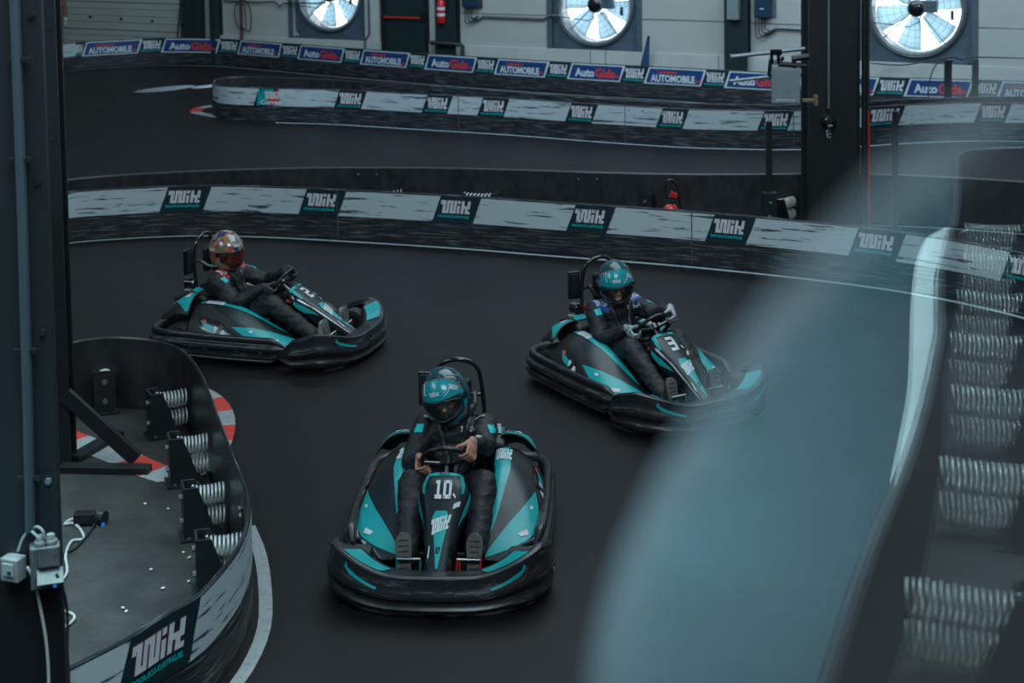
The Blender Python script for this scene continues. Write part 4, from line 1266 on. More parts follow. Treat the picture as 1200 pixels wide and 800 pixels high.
    # --- side pods with stickers
    for s in (1, -1):
        rows = [[(x, s * y, z) for y, z in r] for x, r in POD]
        S = netS(rows)
        fl = 1 if surf(S, .4, .5, .05).z > S(.4, .5).z else -1
        mb = MB(); mb.grid(S, 36, 20, M_pod, flip=fl < 0, uvf=lambda u, v: (u, v * .5))
        pod = mb.build('side_pod', t, True, ang=50, solid=.005)
        def DQ(mb_, poly, m__, off=.004): mb_.decal(poly, S, m__, off, .04, .05, fl)
        mb = MB()
        # dark sweep then teal shapes; v: .2 = inner top edge, 1 = outer edge
        DQ(mb, [(.06, .22), (.30, .22), (.62, .24), (.98, .25), (.98, .95), (.80, .97), (.66, .93), (.52, .80), (.40, .62), (.22, .50)], M_dsticker, .0035)
        mb.build('dark_sticker', pod, True)
        mb = MB()
        DQ(mb, [(.03, .24), (.32, .225), (.58, .23), (.74, .31), (.60, .36), (.34, .43), (.05, .43)], M_teal, .006)
        mb.build('teal_sticker', pod, True); mb = MB()
        DQ(mb, [(.38, .70), (.50, .60), (.64, .50), (.80, .41), (.97, .33), (.97, .42), (.84, .66), (.72, .79), (.60, .83), (.48, .78)], M_teal, .006)
        mb.build('teal_sticker', pod, True)
        mb = MB()
        DQ(mb, [(.31, .22), (.76, .27), (.78, .30), (.60, .255), (.31, .25)], M_dsticker, .008)
        DQ(mb, [(.64, .82), (.74, .84), (.75, .87), (.64, .85)], M_logo, .008); DQ(mb, [(.76, .79), (.84, .74), (.85, .76), (.77, .82)], M_logo, .008)
        DQ(mb, [(.67, .68), (.72, .60), (.735, .66), (.70, .74)], M_logo, .009); DQ(mb, [(.50, .66), (.525, .64), (.53, .67), (.505, .69)], M_logo, .009)
        # logo seen from the kart's front: its letters run inwards-outwards
        if s > 0: LS = lambda a, b: S(.26 - b, .25 + a)
        else: LS = lambda a, b: S(.26 - b, .44 - a)
        lf = 1 if surf(LS, .1, .05, .05).z > LS(.1, .05).z else -1
        put_logo(mb, LS, M_logo, -.01, .0, .21, .15, off=.009, flip=lf)
        mb.build('logo_lettering', pod, True)
        # side grille opening with pale bits on the outer flank
        mb = MB()
        DQ(mb, [(.12, .66), (.30, .68), (.50, .86), (.46, .96), (.26, .93), (.13, .82)], M_gloss, .003)
        DQ(mb, [(.14, .72), (.22, .76), (.48, .92), (.44, .94), (.2, .84)], M_teal, .005)
        DQ(mb, [(.26, .76), (.34, .80), (.36, .92), (.27, .86)], M_logo, .006); DQ(mb, [(.17, .70), (.20, .72), (.19, .77), (.165, .74)], M_redp, .007)
        DQ(mb, [(.30, .72), (.33, .73), (.30, .93), (.27, .92)], M_black, .008)
        mb.build('side_grille', pod, True)
        # rear fender
        rows = [[(x, s * y, z) for y, z in r] for x, r in FEN]
        F = netS(rows); ff = 1 if surf(F, .5, .5, .05).z > F(.5, .5).z else -1
        mb = MB(); mb.grid(F, 14, 14, M_pod, flip=ff < 0)
        fen = mb.build('rear_fender', t, True, ang=50, solid=.005)
        mb = MB(); mb.decal([(.34, .20), (.97, .14), (.98, .90), (.90, .92), (.60, .70), (.36, .36)], F, M_teal, .004, .06, .08, ff)
        if s > 0: LS2 = lambda a, b: F(.90 - b, .20 + a)
        else: LS2 = lambda a, b: F(.90 - b, .62 - a)
        lf = 1 if surf(LS2, .1, .1, .05).z > LS2(.1, .1).z else -1
        put_logo(mb, LS2, M_logo, -.05, .05, .52, .40, off=.008, flip=lf)
        mb.build('teal_sticker', fen, True)
        # inner cover between pod and seat
        mb = MB(); mb.box((-.12, s * .268, .20), (.50, .02, .24), M_black); mb.box((-.02, s * .255, .33), (.16, .05, .10), M_pod); mb.build('inner_cover', t, bevel=.008)
        mb = MB(); mb.tube(catmull([(.34, s * .56, .135), (.30, s * .62, .17), (.36, s * .50, .15), (.50, s * .40, .12)], 4), .014, M_gloss, 6); mb.build('front_stay', t, True)
    # rear covers (battery / motor housings) either side of the backrest
    for s in (1, -1):
        mb = MB(); mb.prism([(-.74, .30), (-.46, .36), (-.44, .46), (-.60, .52), (-.76, .46)], lambda x, z: V(x, s * .16, z), lambda x, z: V(x, s * .34, z), M_pod)
        cv = mb.build('rear_cover', t, bevel=.02)
        mb = MB()
        for i in range(3): mb.box((-.66 + i * .03, s * .25, .512 - .0 * i), (.008, .10, .004), M_logo, Matrix.Rotation(.25, 3, 'Y'))
        mb.box((-.56, s * .25, .512), (.06, .12, .004), M_teal, Matrix.Rotation(.35, 3, 'Y'))
        mb.build('cover_stripe', cv)
    # --- seat
    def seatS(u, v):
        pts_ = [(.16, .13), (.02, .09), (-.20, .085), (-.36, .13), (-.45, .28), (-.50, .46), (-.53, .62)]
        a = u * 6; i = min(int(a), 5); q = a - i
        g_ = lambda k: Vector((pts_[min(max(k, 0), 6)][0], 0, pts_[min(max(k, 0), 6)][1]))
        c_ = cat1(g_(i - 1), g_(i), g_(i + 1), g_(i + 2), q)
        w = .17 + .05 * math.sin(PI * min(1, u * 1.1)); yy = (v - .5) * 2
        lift = .13 * abs(yy) ** 3 * (0.4 + .6 * math.sin(PI * u))
        n_ = Vector((.75 if u > .5 else 0, 0, 1 if u < .7 else .3)).normalized()
        return c_ + Vector((0, yy * w, 0)) + n_ * lift
    mb = MB(); mb.grid(seatS, 24, 16, M_black); mb.build('seat', t, True, ang=180, solid=.008)
    # --- hoop behind the driver, pad, light box
    mb = MB(); mb.tube(catmull([(-.50, -.20, .10), (-.60, -.19, .50), (-.63, -.17, .76), (-.62, -.13, .91), (-.60, 0, .96), (-.62, .13, .91), (-.63, .17, .76), (-.60, .19, .50), (-.50, .20, .10)], 8), .016, M_gloss, 10)
    mb.tube([(-.63, -.17, .72), (-.63, .17, .72)], .012, M_gloss)
    mb.tube([(-.60, -.19, .5), (-.80, -.22, .2)], .012, M_gloss); mb.tube([(-.60, .19, .5), (-.80, .22, .2)], .012, M_gloss)
    mb.build('roll_hoop', t, True)
    mb = MB(); mb.box((-.565, 0, .74), (.05, .20, .22), M_black); mb.build('head_pad', t, bevel=.02)
    mb = MB(); mb.box((-.66, -.235, .75), (.035, .11, .22), M_gloss); mb.box((-.64, -.235, .75), (.01, .085, .19), M_bracket); mb.build('signal_panel', t, bevel=.006)
    mb = MB(); mb.cyl((-.69, -.225, .56), (-.61, -.225, .56), .045, M_gloss, n=14); mb.cyl((-.61, -.225, .56), (-.60, -.225, .56), .035, M_chrome, n=14); mb.box((-.64, -.17, .56), (.05, .05, .05), M_red)
    mb.build('belt_reel', t, True)
    for s in (-1, 1):
        mb = MB(); mb.tube(catmull([(-.60, s * .12, .74), (-.50, s * .13, .70), (-.42, s * .12, .70)], 4), .018, M_black, 6); mb.build('belt', t, True)
    # --- nose fairing
    NL = [(.865, .155), (.79, .20), (.65, .290), (.51, .385), (.41, .455), (.33, .510), (.25, .545)]
    HW = [.060, .085, .105, .130, .160, .165, .125]
    CS = [(-1, -.12), (-.92, -.06), (-.72, -.014), (-.5, 0), (-.25, .004), (0, .006), (.25, .004), (.5, 0), (.72, -.014), (.92, -.06), (1, -.12)]
    rows = []
    for i, ((x, z), w) in enumerate(zip(NL, HW)):
        a = NL[max(i - 1, 0)]; b = NL[min(i + 1, len(NL) - 1)]
        tx, tz = b[0] - a[0], b[1] - a[1]; l = math.hypot(tx, tz); nx, nz = -tz / l, tx / l
        if nz < 0: nx, nz = -nx, -nz
        dk = (.55, .9, 1, 1, .9, .7, .45)[i]
        rows.append([(x + nx * d * dk, y * w, z + nz * d * dk) for y, d in CS])
    NS = netS(rows); mb = MB(); mb.grid(NS, 30, 30, M_gloss, flip=surf(NS, .5, .5, .05).z < NS(.5, .5).z)
    nose = mb.build('nose_fairing', t, True, ang=60, solid=.006)
    # u 0 tip .. 1 top ; v 0 = -y (viewer's left when facing the kart) .. 1 = +y
    NF = lambda a, b: NS(b, a)       # a across, b along
    nf = 1 if surf(NF, .5, .5, .05).z > NF(.5, .5).z else -1
    mb = MB()
    def DN(poly, m__, off=.003): mb.decal(poly, NF, m__, off, .05, .04, nf)
    DN([(.22, .03), (.78, .03), (.80, .50), (.80, .97), (.20, .97), (.20, .50)], M_dsticker, .002)
    mb.build('dark_sticker', nose, True)
    mb = MB()
    DN([(.47, .17), (.53, .17), (.67, .47), (.66, .50), (.60, .545), (.40, .545), (.34, .50), (.33, .47)], M_teal, .005)
    mb.build('teal_sticker', nose, True); mb = MB()
    DN([(.12, .985), (.12, .93), (.23, .93), (.77, .93), (.88, .93), (.88, .985)], M_teal, .005)
    for s in (-1, 1):
        U = lambda a: .5 + s * a
        mb.build('teal_sticker', nose, True); mb = MB()
        DN([(U(.28), .95), (U(.36), .95), (U(.33), .74), (U(.29), .72)], M_teal, .005)
        mb.build('teal_sticker', nose, True); mb = MB()
        DN([(U(.44), .82), (U(.49), .80), (U(.45), .60), (U(.36), .46), (U(.38), .62)], M_teal, .005)
    mb.build('teal_sticker', nose, True)
    mb = MB()
    if number == '10': put_digits(mb, '10', NF, M_logo, .36, .655, .29, .215, .007, nf, .03, .03)
    else: put_digits(mb, number, NF, M_logo, .405, .655, .20, .225, .007, nf, .03, .03)
    mb.build('race_number', nose, True)
    mb = MB(); put_logo(mb, lambda a, b: NF(.5 + a, .40 + b + a * .12), M_logo, -.20, .0, .40, .095, off=.008, flip=nf, cu=.05)
    put_text(mb, 'S7', NF, M_dsticker, .44, .27, .12, .035, off=.008, bold=.05, flip=nf)
    put_text(mb, 'SODI', NF, M_dsticker, .40, .942, .20, .028, off=.008, bold=.05, flip=nf)
    DNl = lambda poly: mb.decal(poly, NF, M_logo, .008, .05, .04, nf)
    mb.build('nose_lettering', nose, True)
    for q_ in ([(.70, .56), (.80, .60), (.80, .65), (.70, .61)], [(.24, .25), (.27, .24), (.30, .31), (.28, .32)], [(.66, .10), (.74, .10), (.75, .13), (.68, .13)], [(.655, .70), (.70, .66), (.71, .68), (.67, .72)]):
        mb = MB(); DNl(q_); mb.build('sticker_remnant', nose, True)
    mb = MB()
    mb.prism([(.84, .05), (.84, .15), (.60, .30), (.46, .40), (.40, .30), (.55, .08)], lambda x, z: V(x, -.075, z - .03), lambda x, z: V(x, .075, z - .03), M_black)
    mb.build('nose_support', t, bevel=.01)
    mb = MB(); mb.box((.25, -.12, .44), (.06, .03, .02), M_orange); mb.build('side_marker', t)
    # --- steering
    sc = V(.125, 0, .560); a_ = V(-.80, 0, .60).normalized(); v_ = V(.60, 0, .80).normalized()
    st = -.20
    def rim(th, r=.150): return sc + (v_ * math.cos(th) + V(0, 1, 0) * math.sin(th)) * r
    sw = MB(); sw.tube([rim(2 * PI * i / 48) for i in range(48)], .0155, M_black, 10, closed=True)
    sw_o = sw.build('steering_wheel', t, True, ang=180)
    mb = MB()
    for th in (st + 1.4, st - 1.4, st + PI): mb.tube([sc - a_ * .015, rim(th, .145)], [.018, .012], M_gloss, 8)
    mb.cyl(sc - a_ * .03, sc + a_ * .012, .045, M_gloss, n=20); mb.cyl(sc + a_ * .012, sc + a_ * .016, .02, M_chrome, n=12)
    mb.build('wheel_spoke', sw_o, True)
    mb = MB(); mb.cyl(sc - a_ * .02, V(.56, 0, .20), .014, M_steel, n=10); mb.tube([(.34, -.05, .39), (.40, -.10, .32), (.36, -.14, .23)], .01, M_chrome, 6); mb.tube([(.34, .05, .39), (.40, .10, .32), (.36, .14, .23)], .01, M_chrome, 6)
    mb.cyl((.24, 0, .49), (.28, 0, .46), .035, M_chrome, n=12)
    mb.build('steering_column', t, True)
    # --- pedals : brake on the kart's right (green), throttle on its left (red)
    for s, mc in ((-1, M_green), (1, M_red)):
        y0, y1 = s * .115, s * .265
        mb = MB(); mb.cyl((.665, y0, .205), (.665, y1, .205), .009, M_chrome, n=10)
        for i in range(14):
            y = y0 + (y1 - y0) * (i + .5) / 14; mb.lathe([(.0105, -.002), (.0125, 0), (.0105, .002)], (.665, y, .205), (0, 1, 0), M_chrome, 10)
        pd = mb.build('foot_peg', t, True)
        mb = MB()
        for y in (y0, y0 + s * .018, y1):
            if s < 0 and y != y0 and y != y1: continue
            mb = MB(); mb.tube([(.665, y, .21), (.70, y, .05)] if y != y1 else [(.665, y, .22), (.68, y, .10)], .006, mc, 6); mb.build('pedal_arm', pd, True)
    # small lights by the seat
    mb = MB(); mb.box((.05, -.262, .30), (.012, .01, .012), M_led); mb.box((.06, -.262, .275), (.02, .015, .016), M_red); mb.box((-.62, -.10, .30), (.02, .02, .02), M_red)
    mb.build('status_light', t)
    def squeeze(o):
        for ch in [x for x in bpy.data.objects if x.parent == o]:
            if ch.name.startswith('steering_wheel'): continue
            for v in ch.data.vertices: v.co.y *= .90
            squeeze(ch)
    squeeze(t)
    return t, rim, a_, v_, sc

# ---------------------------------------------------------------- drivers
def remesh(mb, name, voxel, parent, m, smooth_it=4, disp=None, key=None, clipf=None):
    me = mb.build('tmp', mesh_only=True)
    o = bpy.data.objects.new('tmp', me); COL.objects.link(o)
    md = o.modifiers.new('r', 'REMESH'); md.mode = 'VOXEL'; md.voxel_size = voxel
    if smooth_it:
        sm = o.modifiers.new('s', 'SMOOTH'); sm.iterations = smooth_it; sm.factor = .5
    dg = bpy.context.evaluated_depsgraph_get(); dg.update()
    me2 = bpy.data.meshes.new_from_object(o.evaluated_get(dg))
    bpy.data.objects.remove(o); bpy.data.meshes.remove(me)
    if disp:
        me2.update(); nn = [v.normal.copy() for v in me2.vertices]
        for v, n_ in zip(me2.vertices, nn): v.co += n_ * disp(v.co)
    me2.materials.clear()
    ms = m if isinstance(m, list) else [m]
    for x in ms: me2.materials.append(x)
    for p in me2.polygons:
        p.use_smooth = True; p.material_index = clipf(p.center) if clipf else 0
    me2.name = name
    ob = bpy.data.objects.new(name, me2); COL.objects.link(ob); ob.parent = parent
    return ob

def caps(mb, pts, rs, m=None, n=14):
    """rounded tapered limb through points"""
    m = m or M_suit
    for i in range(len(pts) - 1):
        a, b = Vector(pts[i]), Vector(pts[i + 1]); mb.tube([a, b], [rs[i], rs[i + 1]], m, n)
    for p, r in zip(pts, rs): mb.ell(p, (r, r, r), m, None, 8, 12)

def wrinkle(co):
    q = co * 9
    a = noise.noise(Vector((q.x, q.y * 1.3, q.z * 2.2))) * .009
    b = noise.noise(co * 26) * .0035
    c_ = (1 - abs(noise.noise(Vector((co.x * 14 + 5, co.y * 10, co.z * 22))))) ** 4 * .006
    return a + b + c_

def ik(S, W, l1, l2, hint):
    S, W = Vector(S), Vector(W); d = W - S; L = min(d.length, (l1 + l2) * .999); dn = d.normalized()
    x = (l1 * l1 - l2 * l2 + L * L) / (2 * L); h = math.sqrt(max(l1 * l1 - x * x, 0))
    hp = Vector(hint) - dn * Vector(hint).dot(dn)
    return S + dn * x + hp.normalized() * h

def helmet(parent, R, c, style):
    """full face helmet, local +x = face; R rotation, c centre"""
    def prof(th, ph):
        # th: azimuth from +x, ph: elevation
        cx, cy, cz = math.cos(ph) * math.cos(th), math.cos(ph) * math.sin(th), math.sin(ph)
        rx = .168 if cx > 0 else .160
        p = Vector((cx * rx, cy * .143, cz * (.182 if cz > 0 else .198)))
        if cz < 0 and cx > 0:                 # chin bar reaches forward
            p.x += .028 * (cx ** 1.5) * min(1, -cz * 2.2)
            p.y *= 1 - .10 * min(1, -cz * 1.3) * cx
        if cz < -.15 and cx < 0: p.x *= 1 - .25 * min(1, (-cz - .15) * 1.4)
        return p
    pmin = -.98
    def HS(u, v):                              # u azimuth -pi..pi , v elevation
        return R @ prof(u, v) + c
    NU, NV = 96, 44
    port_t, p0, p1 = 1.02, -.46, .20
    def shape_lo(th): return p0 + .16 * (abs(th) / port_t) ** 3
    def shape_hi(th): return p1 - .10 * (abs(th) / port_t) ** 2
    vs = []; idx = {}; fs = []
    def gp(i, j):
        th = -PI + 2 * PI * i / NU; ph = pmin + (PI / 2 - .02 - pmin) * j / NV
        return th, ph
    for i in range(NU):
        for j in range(NV + 1):
            th, ph = gp(i, j); vs.append(HS(th, ph))
    mats_i = []
    mb = MB()
    def inport(th, ph): return abs(th) < port_t and shape_lo(th) < ph < shape_hi(th)
    F = []
    base = M_painted if style == 'painted' else M_hdark
    for i in range(NU):
        for j in range(NV):
            th, ph = gp(i + .5, j + .5)
            if th > PI: th -= 2 * PI
            if inport(th, ph): continue
            a = i * (NV + 1) + j; b = ((i + 1) % NU) * (NV + 1) + j
            F.append((a, b, b + 1, a + 1))
    top = len(vs); vs.append(HS(0, PI / 2))
    for i in range(NU):
        a = i * (NV + 1) + NV; b = ((i + 1) % NU) * (NV + 1) + NV; F.append((a, b, top))
    mb.add(vs, F, base)
    h = mb.build('helmet', parent, True, ang=180, solid=.012)
    h.data.materials.append(M_black)
    h.modifiers['solid'].material_offset = 1
    h.modifiers['solid'].material_offset_rim = 1
    # rim of the eye port
    N = 60; ring = []
    for k in range(N):
        a = 2 * PI * k / N
        th = port_t * math.cos(a); f = abs(math.cos(a))
        lo, hi = shape_lo(th), shape_hi(th); mid = (lo + hi) / 2; hh = (hi - lo) / 2
        e = (abs(math.sin(a)) ** .55) * (1 if math.sin(a) > 0 else -1)
        ring.append(surf(HS, th, mid + hh * e * 1.02, .001))
    mb = MB(); mb.tube(ring, .008, M_black, 8, closed=True); mb.build('port_seal', h, True, ang=180)
    # visor
    def VS(u, v):
        th = -port_t * 1.08 + 2.16 * port_t * u; lo, hi = shape_lo(th) - .03, shape_hi(th) + .05
        return surf(HS, th, lo + (hi - lo) * v, .007)
    mb = MB(); mb.grid(VS, 30, 8, M_tint if style == 'painted' else M_clear)
    mb.build('visor', h, True, ang=180)
    for s in (-1, 1):
        mb = MB(); q = surf(HS, s * 1.22, .02, .004); nrm = (q - c).normalized(); mb.cyl(q - nrm * .004, q + nrm * .008, .020, M_gloss, n=16); mb.build('visor_pivot', h, True)
    hs = lambda u, v: HS(u, v)
    fl = 1 if (surf(hs, .3, .9, .02) - c).length > (HS(.3, .9) - c).length else -1
    if style != 'painted':
        mb = MB(); pk = []
        for k in range(40):
            a = PI * k / 39; th = 1.28 * math.cos(a); pk.append((th, .12 + .90 * math.sin(a) ** .7))
        low = [(-1.28 + 2.56 * k / 20, .26 - .10 * ((-1.28 + 2.56 * k / 20) / 1.28) ** 2) for k in range(21)]
        poly = pk + low[1:-1]
        mb.decal(poly, hs, M_hteal, .003, .12, .12, fl)
        # chin
        ch = [(-1.15, -.36), (-1.0, -.44), (-.5, -.60), (0, -.64), (.5, -.60), (1.0, -.44), (1.15, -.36), (1.0, -.62), (.5, -.80), (0, -.84), (-.5, -.80), (-1.0, -.62)]
        ch = [(-1.15, -.36), (-1.0, -.46), (-.5, -.57), (0, -.60), (.5, -.57), (1.0, -.46), (1.15, -.36), (1.05, -.58), (.5, -.76), (0, -.80), (-.5, -.76), (-1.05, -.58)]
        mb.decal(ch, hs, M_hteal, .003, .12, .1, fl)
        for s in (-1, 1): mb.decal([(s * 1.10, .20), (s * 1.28, .16), (s * 1.36, -.10), (s * 1.22, -.46), (s * 1.12, -.40), (s * 1.12, -.1)], hs, M_hteal, .003, .12, .1, fl)
        mb.build('teal_graphic', h, True)
        mb = MB(); mb.tube([surf(hs, a, b + .012, .004 * fl) for a, b in pk], .0022, M_orange, 5); mb.tube([surf(hs, a, b, .004 * fl) for a, b in ch[6:]], .0022, M_orange, 5)
        mb.build('orange_piping', h, True)
    mb = MB()
    for (u0, v0, w_, hh, rot) in ((-.34, .44, .50, .13, .0), (.66, .56, .42, .16, -.7), (-1.9, .05, .5, .15, .2)):
        def LS(a, b, u0=u0, v0=v0, rot=rot): return HS(u0 + (a * math.cos(rot) - b * math.sin(rot)) / max(.5, math.cos(v0)), v0 + a * math.sin(rot) + b * math.cos(rot))
        put_logo(mb, LS, M_logo, 0, 0, w_, hh, off=.006, flip=1 if (surf(LS, .1, .05, .05) - c).length > (LS(.1, .05) - c).length else -1)
    if style != 'painted':
        for pp_ in ([(-.9, .9), (-.8, .7), (-.72, .55), (-.62, .45)], [(.35, .36), (.55, .42), (.8, .56)], [(-1.3, .55), (-1.1, .75), (-.9, .8)], [(1.1, 1.0), (1.4, .8), (1.7, .6)]):
            mb.tube([surf(hs, a, b, .004 * fl) for a, b in catmull([(x, y, 0) for x, y in pp_], 4) for a, b in ((a, b),)] if False else [surf(hs, q.x, q.y, .004 * fl) for q in catmull([(x, y, 0) for x, y in pp_], 4)], .0022, M_logo, 5)
    random.seed(5)
    for k in range(26):
        a, b = random.uniform(-1.6, 1.6), random.uniform(.35, 1.3)
        mb.decal([(a, b), (a + .06, b + .01), (a + .05, b + .035), (a + .01, b + .03)], hs, M_logo, .005, .2, .2, fl)
    mb.build('helmet_lettering', h, True)
    if style != 'painted':
        mb = MB()
        for s in (-1, 1): mb.decal([(s * .12, -.66), (s * .30, -.63), (s * .28, -.70), (s * .14, -.72)], hs, M_black, .006, .2, .2, fl)
        mb.decal([(-.06, -.62), (.06, -.62), (.05, -.72), (-.05, -.72)], hs, M_black, .006, .2, .2, fl)
        mb.build('chin_vent', h, True)
    return h

def make_driver(label, kart, style, rim, a_, v_, sc, lab_group=None, head=(0, 0, 0), hc=(-.375, 0, .865), hands=(1.05, -1.75), glove=None, shoulder=None, shoe=None, face=True, st=0.0, patches='w'):
    t = empty('person', kart.location, kart.rotation_euler.z, None, label, 'person')
    hc = Vector(hc)
    R = Euler(head, 'XYZ').to_matrix()
    neck = V(-.425, 0, .66)
    sh = {1: V(-.40, .185, .595), -1: V(-.40, -.185, .595)}
    hip = {1: V(-.27, .095, .20), -1: V(-.27, -.095, .20)}
    knee = {1: V(.13, .215, .435), -1: V(.13, -.215, .435)}
    ank = {1: V(.545, .195, .165), -1: V(.545, -.195, .165)}
    grip = {}; wrist = {}; elbow = {}
    for s, th in ((1, hands[0]), (-1, hands[1])):
        P = rim(th); n_ = (P - sc).normalized(); tt = a_.cross(n_).normalized()
        grip[s] = (P, n_, tt)
        wrist[s] = P + n_ * .036 + a_ * .100 - V(0, 0, .035)
        elbow[s] = ik(sh[s], wrist[s], .285, .255, (.0, s * .55, -.95))
    # --- body: one continuous skin (torso, head, arms, hands, legs)
    mb = MB()
    caps(mb, [V(-.30, 0, .22), V(-.36, 0, .40), V(-.42, 0, .56)], [.10, .10, .11], M_skin)
    caps(mb, [V(-.42, 0, .60), neck, hc + R @ V(-.02, 0, -.06)], [.08, .055, .055], M_skin)
    for s in (1, -1):
        caps(mb, [V(-.41, 0, .58), sh[s], elbow[s], wrist[s]], [.06, .045, .035, .026], M_skin)
        caps(mb, [hip[s], knee[s], ank[s]], [.07, .045, .035], M_skin)
        caps(mb, [ank[s], ank[s] + V(.08, 0, -.04)], [.03, .025], M_skin)
    H_ = lambda x, y, z: hc + R @ V(x, y, z)
    mb.ell(H_(-.005, 0, .03), (.098, .076, .105), M_skin, R); mb.ell(H_(.025, 0, -.035), (.068, .058, .085), M_skin, R)
    mb.ell(H_(.085, 0, -.105), (.022, .028, .02), M_skin, R)
    mb.ell(H_(.100, 0, -.028), (.017, .013, .030), M_skin, R @ Matrix.Rotation(-.3, 3, 'Y')); mb.ell(H_(.113, 0, -.044), (.014, .015, .011), M_skin, R)
    mb.ell(H_(.088, 0, -.080), (.012, .026, .008), M_skin, R); mb.ell(H_(.088, 0, -.070), (.012, .028, .007), M_skin, R)
    mb.ell(H_(.080, 0, .018), (.022, .055, .012), M_skin, R)
    for s in (1, -1):
        mb.ell(H_(.074, s * .036, -.035), (.025, .024, .022), M_skin, R)
        mb.ell(H_(.0, s * .078, -.02), (.018, .010, .032), M_skin, R)
    def hand(s, mb, M, k=1.0):
        P, n_, tt = grip[s]
        # palm wraps the rim from outside, fingers close over the far side
        up = tt if (tt.dot(V(.6, 0, .8)) * 1) > 0 else -tt      # thumb side
        sgn = 1
        Rm = Matrix((n_, a_, up)).transposed()
        mb.ell(P + n_ * .040 + a_ * .040, (.020 * k, .050, .042 * k), M, Rm); mb.ell(P + n_ * .044 + a_ * .070, (.022 * k, .034, .034 * k), M, Rm)
        caps(mb, [P + n_ * .042 + a_ * .07, wrist[s]], [.026 * k, .024 * k], M)
        for f, (o, ln) in enumerate(((.036, .95), (.012, 1.06), (-.012, 1.0), (-.035, .82))):
            O = P + up * o; r = .0092 * k * (1 if f < 3 else .88)
            K = [O + n_ * .040 + a_ * .012, O + n_ * (.034 + .002 * ln) - a_ * .024, O + n_ * .006 - a_ * (.030 * ln), O - n_ * (.018 * ln) - a_ * .024, O - n_ * .027 * ln - a_ * .004]
            caps(mb, K, [r * 1.12, r * 1.08, r, r * .92, r * .82], M, 10)
        caps(mb, [P + n_ * .034 + a_ * .060 + up * .028, P + n_ * .016 + a_ * .034 + up * .050, P - n_ * .004 + a_ * .026 + up * .064, P - n_ * .018 + a_ * .021 + up * .070], [.0150 * k, .0125 * k, .0108 * k, .0095 * k], M, 10)
    for s in (1, -1): hand(s, mb, M_skin, .92 if glove else 1.0)
    body = remesh(mb, 'body', .0042, t, M_skin, 2)
    if face:
        for s in (1, -1):
            mb = MB(); mb.ell(H_(.086, s * .034, -.004), (.013, .013, .010), M_eye, R); mb.ell(H_(.0965, s * .034, -.005), (.004, .006, .006), M_black, R)
            mb.build('eye', t, True)
            mb = MB(); mb.tube([H_(.094, s * .014, .016), H_(.098, s * .034, .022), H_(.086, s * .054, .014)], .0045, M_bala, 6); mb.build('eyebrow', t, True)
    if style == 'ten':
        mb = MB(); mb.ell(H_(.030, 0, -.088), (.082, .070, .060), M_bala, R); mb.ell(H_(.090, 0, -.070), (.028, .036, .028), M_bala, R); mb.ell(H_(-.01, 0, .100), (.112, .088, .062), M_bala, R)
        remesh(mb, 'balaclava', .008, t, M_bala, 3)
    # --- racing suit
    mb = MB()
    caps(mb, [V(-.30, 0, .20), V(-.34, 0, .34)], [.135, .135]); mb.ell((-.33, 0, .27), (.14, .175, .14), M_suit); mb.ell((-.365, 0, .42), (.135, .175, .15), M_suit)
    mb.ell((-.395, 0, .56), (.125, .195, .12), M_suit); mb.ell((-.41, 0, .615), (.085, .165, .055), M_suit)
    caps(mb, [V(-.42, 0, .62), neck + V(.005, 0, .02)], [.085, .068])
    for s in (1, -1):
        e = elbow[s]; w = wrist[s] - (wrist[s] - e).normalized() * .015
        caps(mb, [sh[s], sh[s].lerp(e, .5), e, e.lerp(w, .55), w], [.080, .072, .062, .056, .042])
        k = knee[s]; a = ank[s]
        caps(mb, [hip[s], hip[s].lerp(k, .5), k, k.lerp(a, .45), a.lerp(k, .06)], [.118, .104, .080, .072, .062])
    mb.ell((-.22, 0, .22), (.13, .16, .10), M_suit)
    def nb(co):
        return wrinkle(co)
    suit = remesh(mb, 'racing_suit', .0095, t, M_suit, 5, nb)
    # --- hands / gloves
    if glove:
        mb = MB()
        for s in (1, -1): hand(s, mb, M_skin, 1.16); caps(mb, [wrist[s], wrist[s].lerp(elbow[s], .22)], [.036, .042])
        # split into the two gloves
        for s in (1, -1):
            m2 = MB(); hand(s, m2, M_skin, 1.16); caps(m2, [wrist[s], wrist[s].lerp(elbow[s], .22)], [.034, .042])
            remesh(m2, 'glove', .0045, t, glove, 1)
    # --- shoulder epaulettes and patches
    dgm = suit.data
    from mathutils.bvhtree import BVHTree
    bvh = BVHTree.FromPolygons([v.co for v in dgm.vertices], [tuple(p.vertices) for p in dgm.polygons])
    def onsuit(o, d):
        h = bvh.ray_cast(Vector(o), Vector(d).normalized())
        return h[0] if h[0] is not None else Vector(o)
    def patch(name, origin, U, W_, w, h, fn, d):
        """project a small flat drawing onto the suit along d"""
        origin, U, W_, d = Vector(origin), Vector(U).normalized(), Vector(W_).normalized(), Vector(d).normalized()
        def PS(u, v): 
            o = origin + U * u + W_ * v
            return onsuit(o - d * .25, d) - d * .004
        mb = MB(); fn(mb, PS, w, h); mb.build(name, suit, True)
    def flat(m__, extra=None):
        def f(mb, PS, w, h):
            n = 5
            vs = [PS(w * i / n, h * j / n) for i in range(n + 1) for j in range(n + 1)]
            fs = [(i * (n + 1) + j, (i + 1) * (n + 1) + j, (i + 1) * (n + 1) + j + 1, i * (n + 1) + j + 1) for i in range(n) for j in range(n)]
            mb.add(vs, fs, m__)
            if extra: extra(mb, PS, w, h)
        return f
    def lettering(txt, m__=None):
        def f(mb, PS, w, h):
            vs, fs, W2 = textmesh(txt, .03); mb.add([PS(x / W2 * w * .9 + w * .05, y * h * .5 + h * .25) + V(.003, 0, .003) for x, y in vs], fs, m__ or M_logo)
        return f
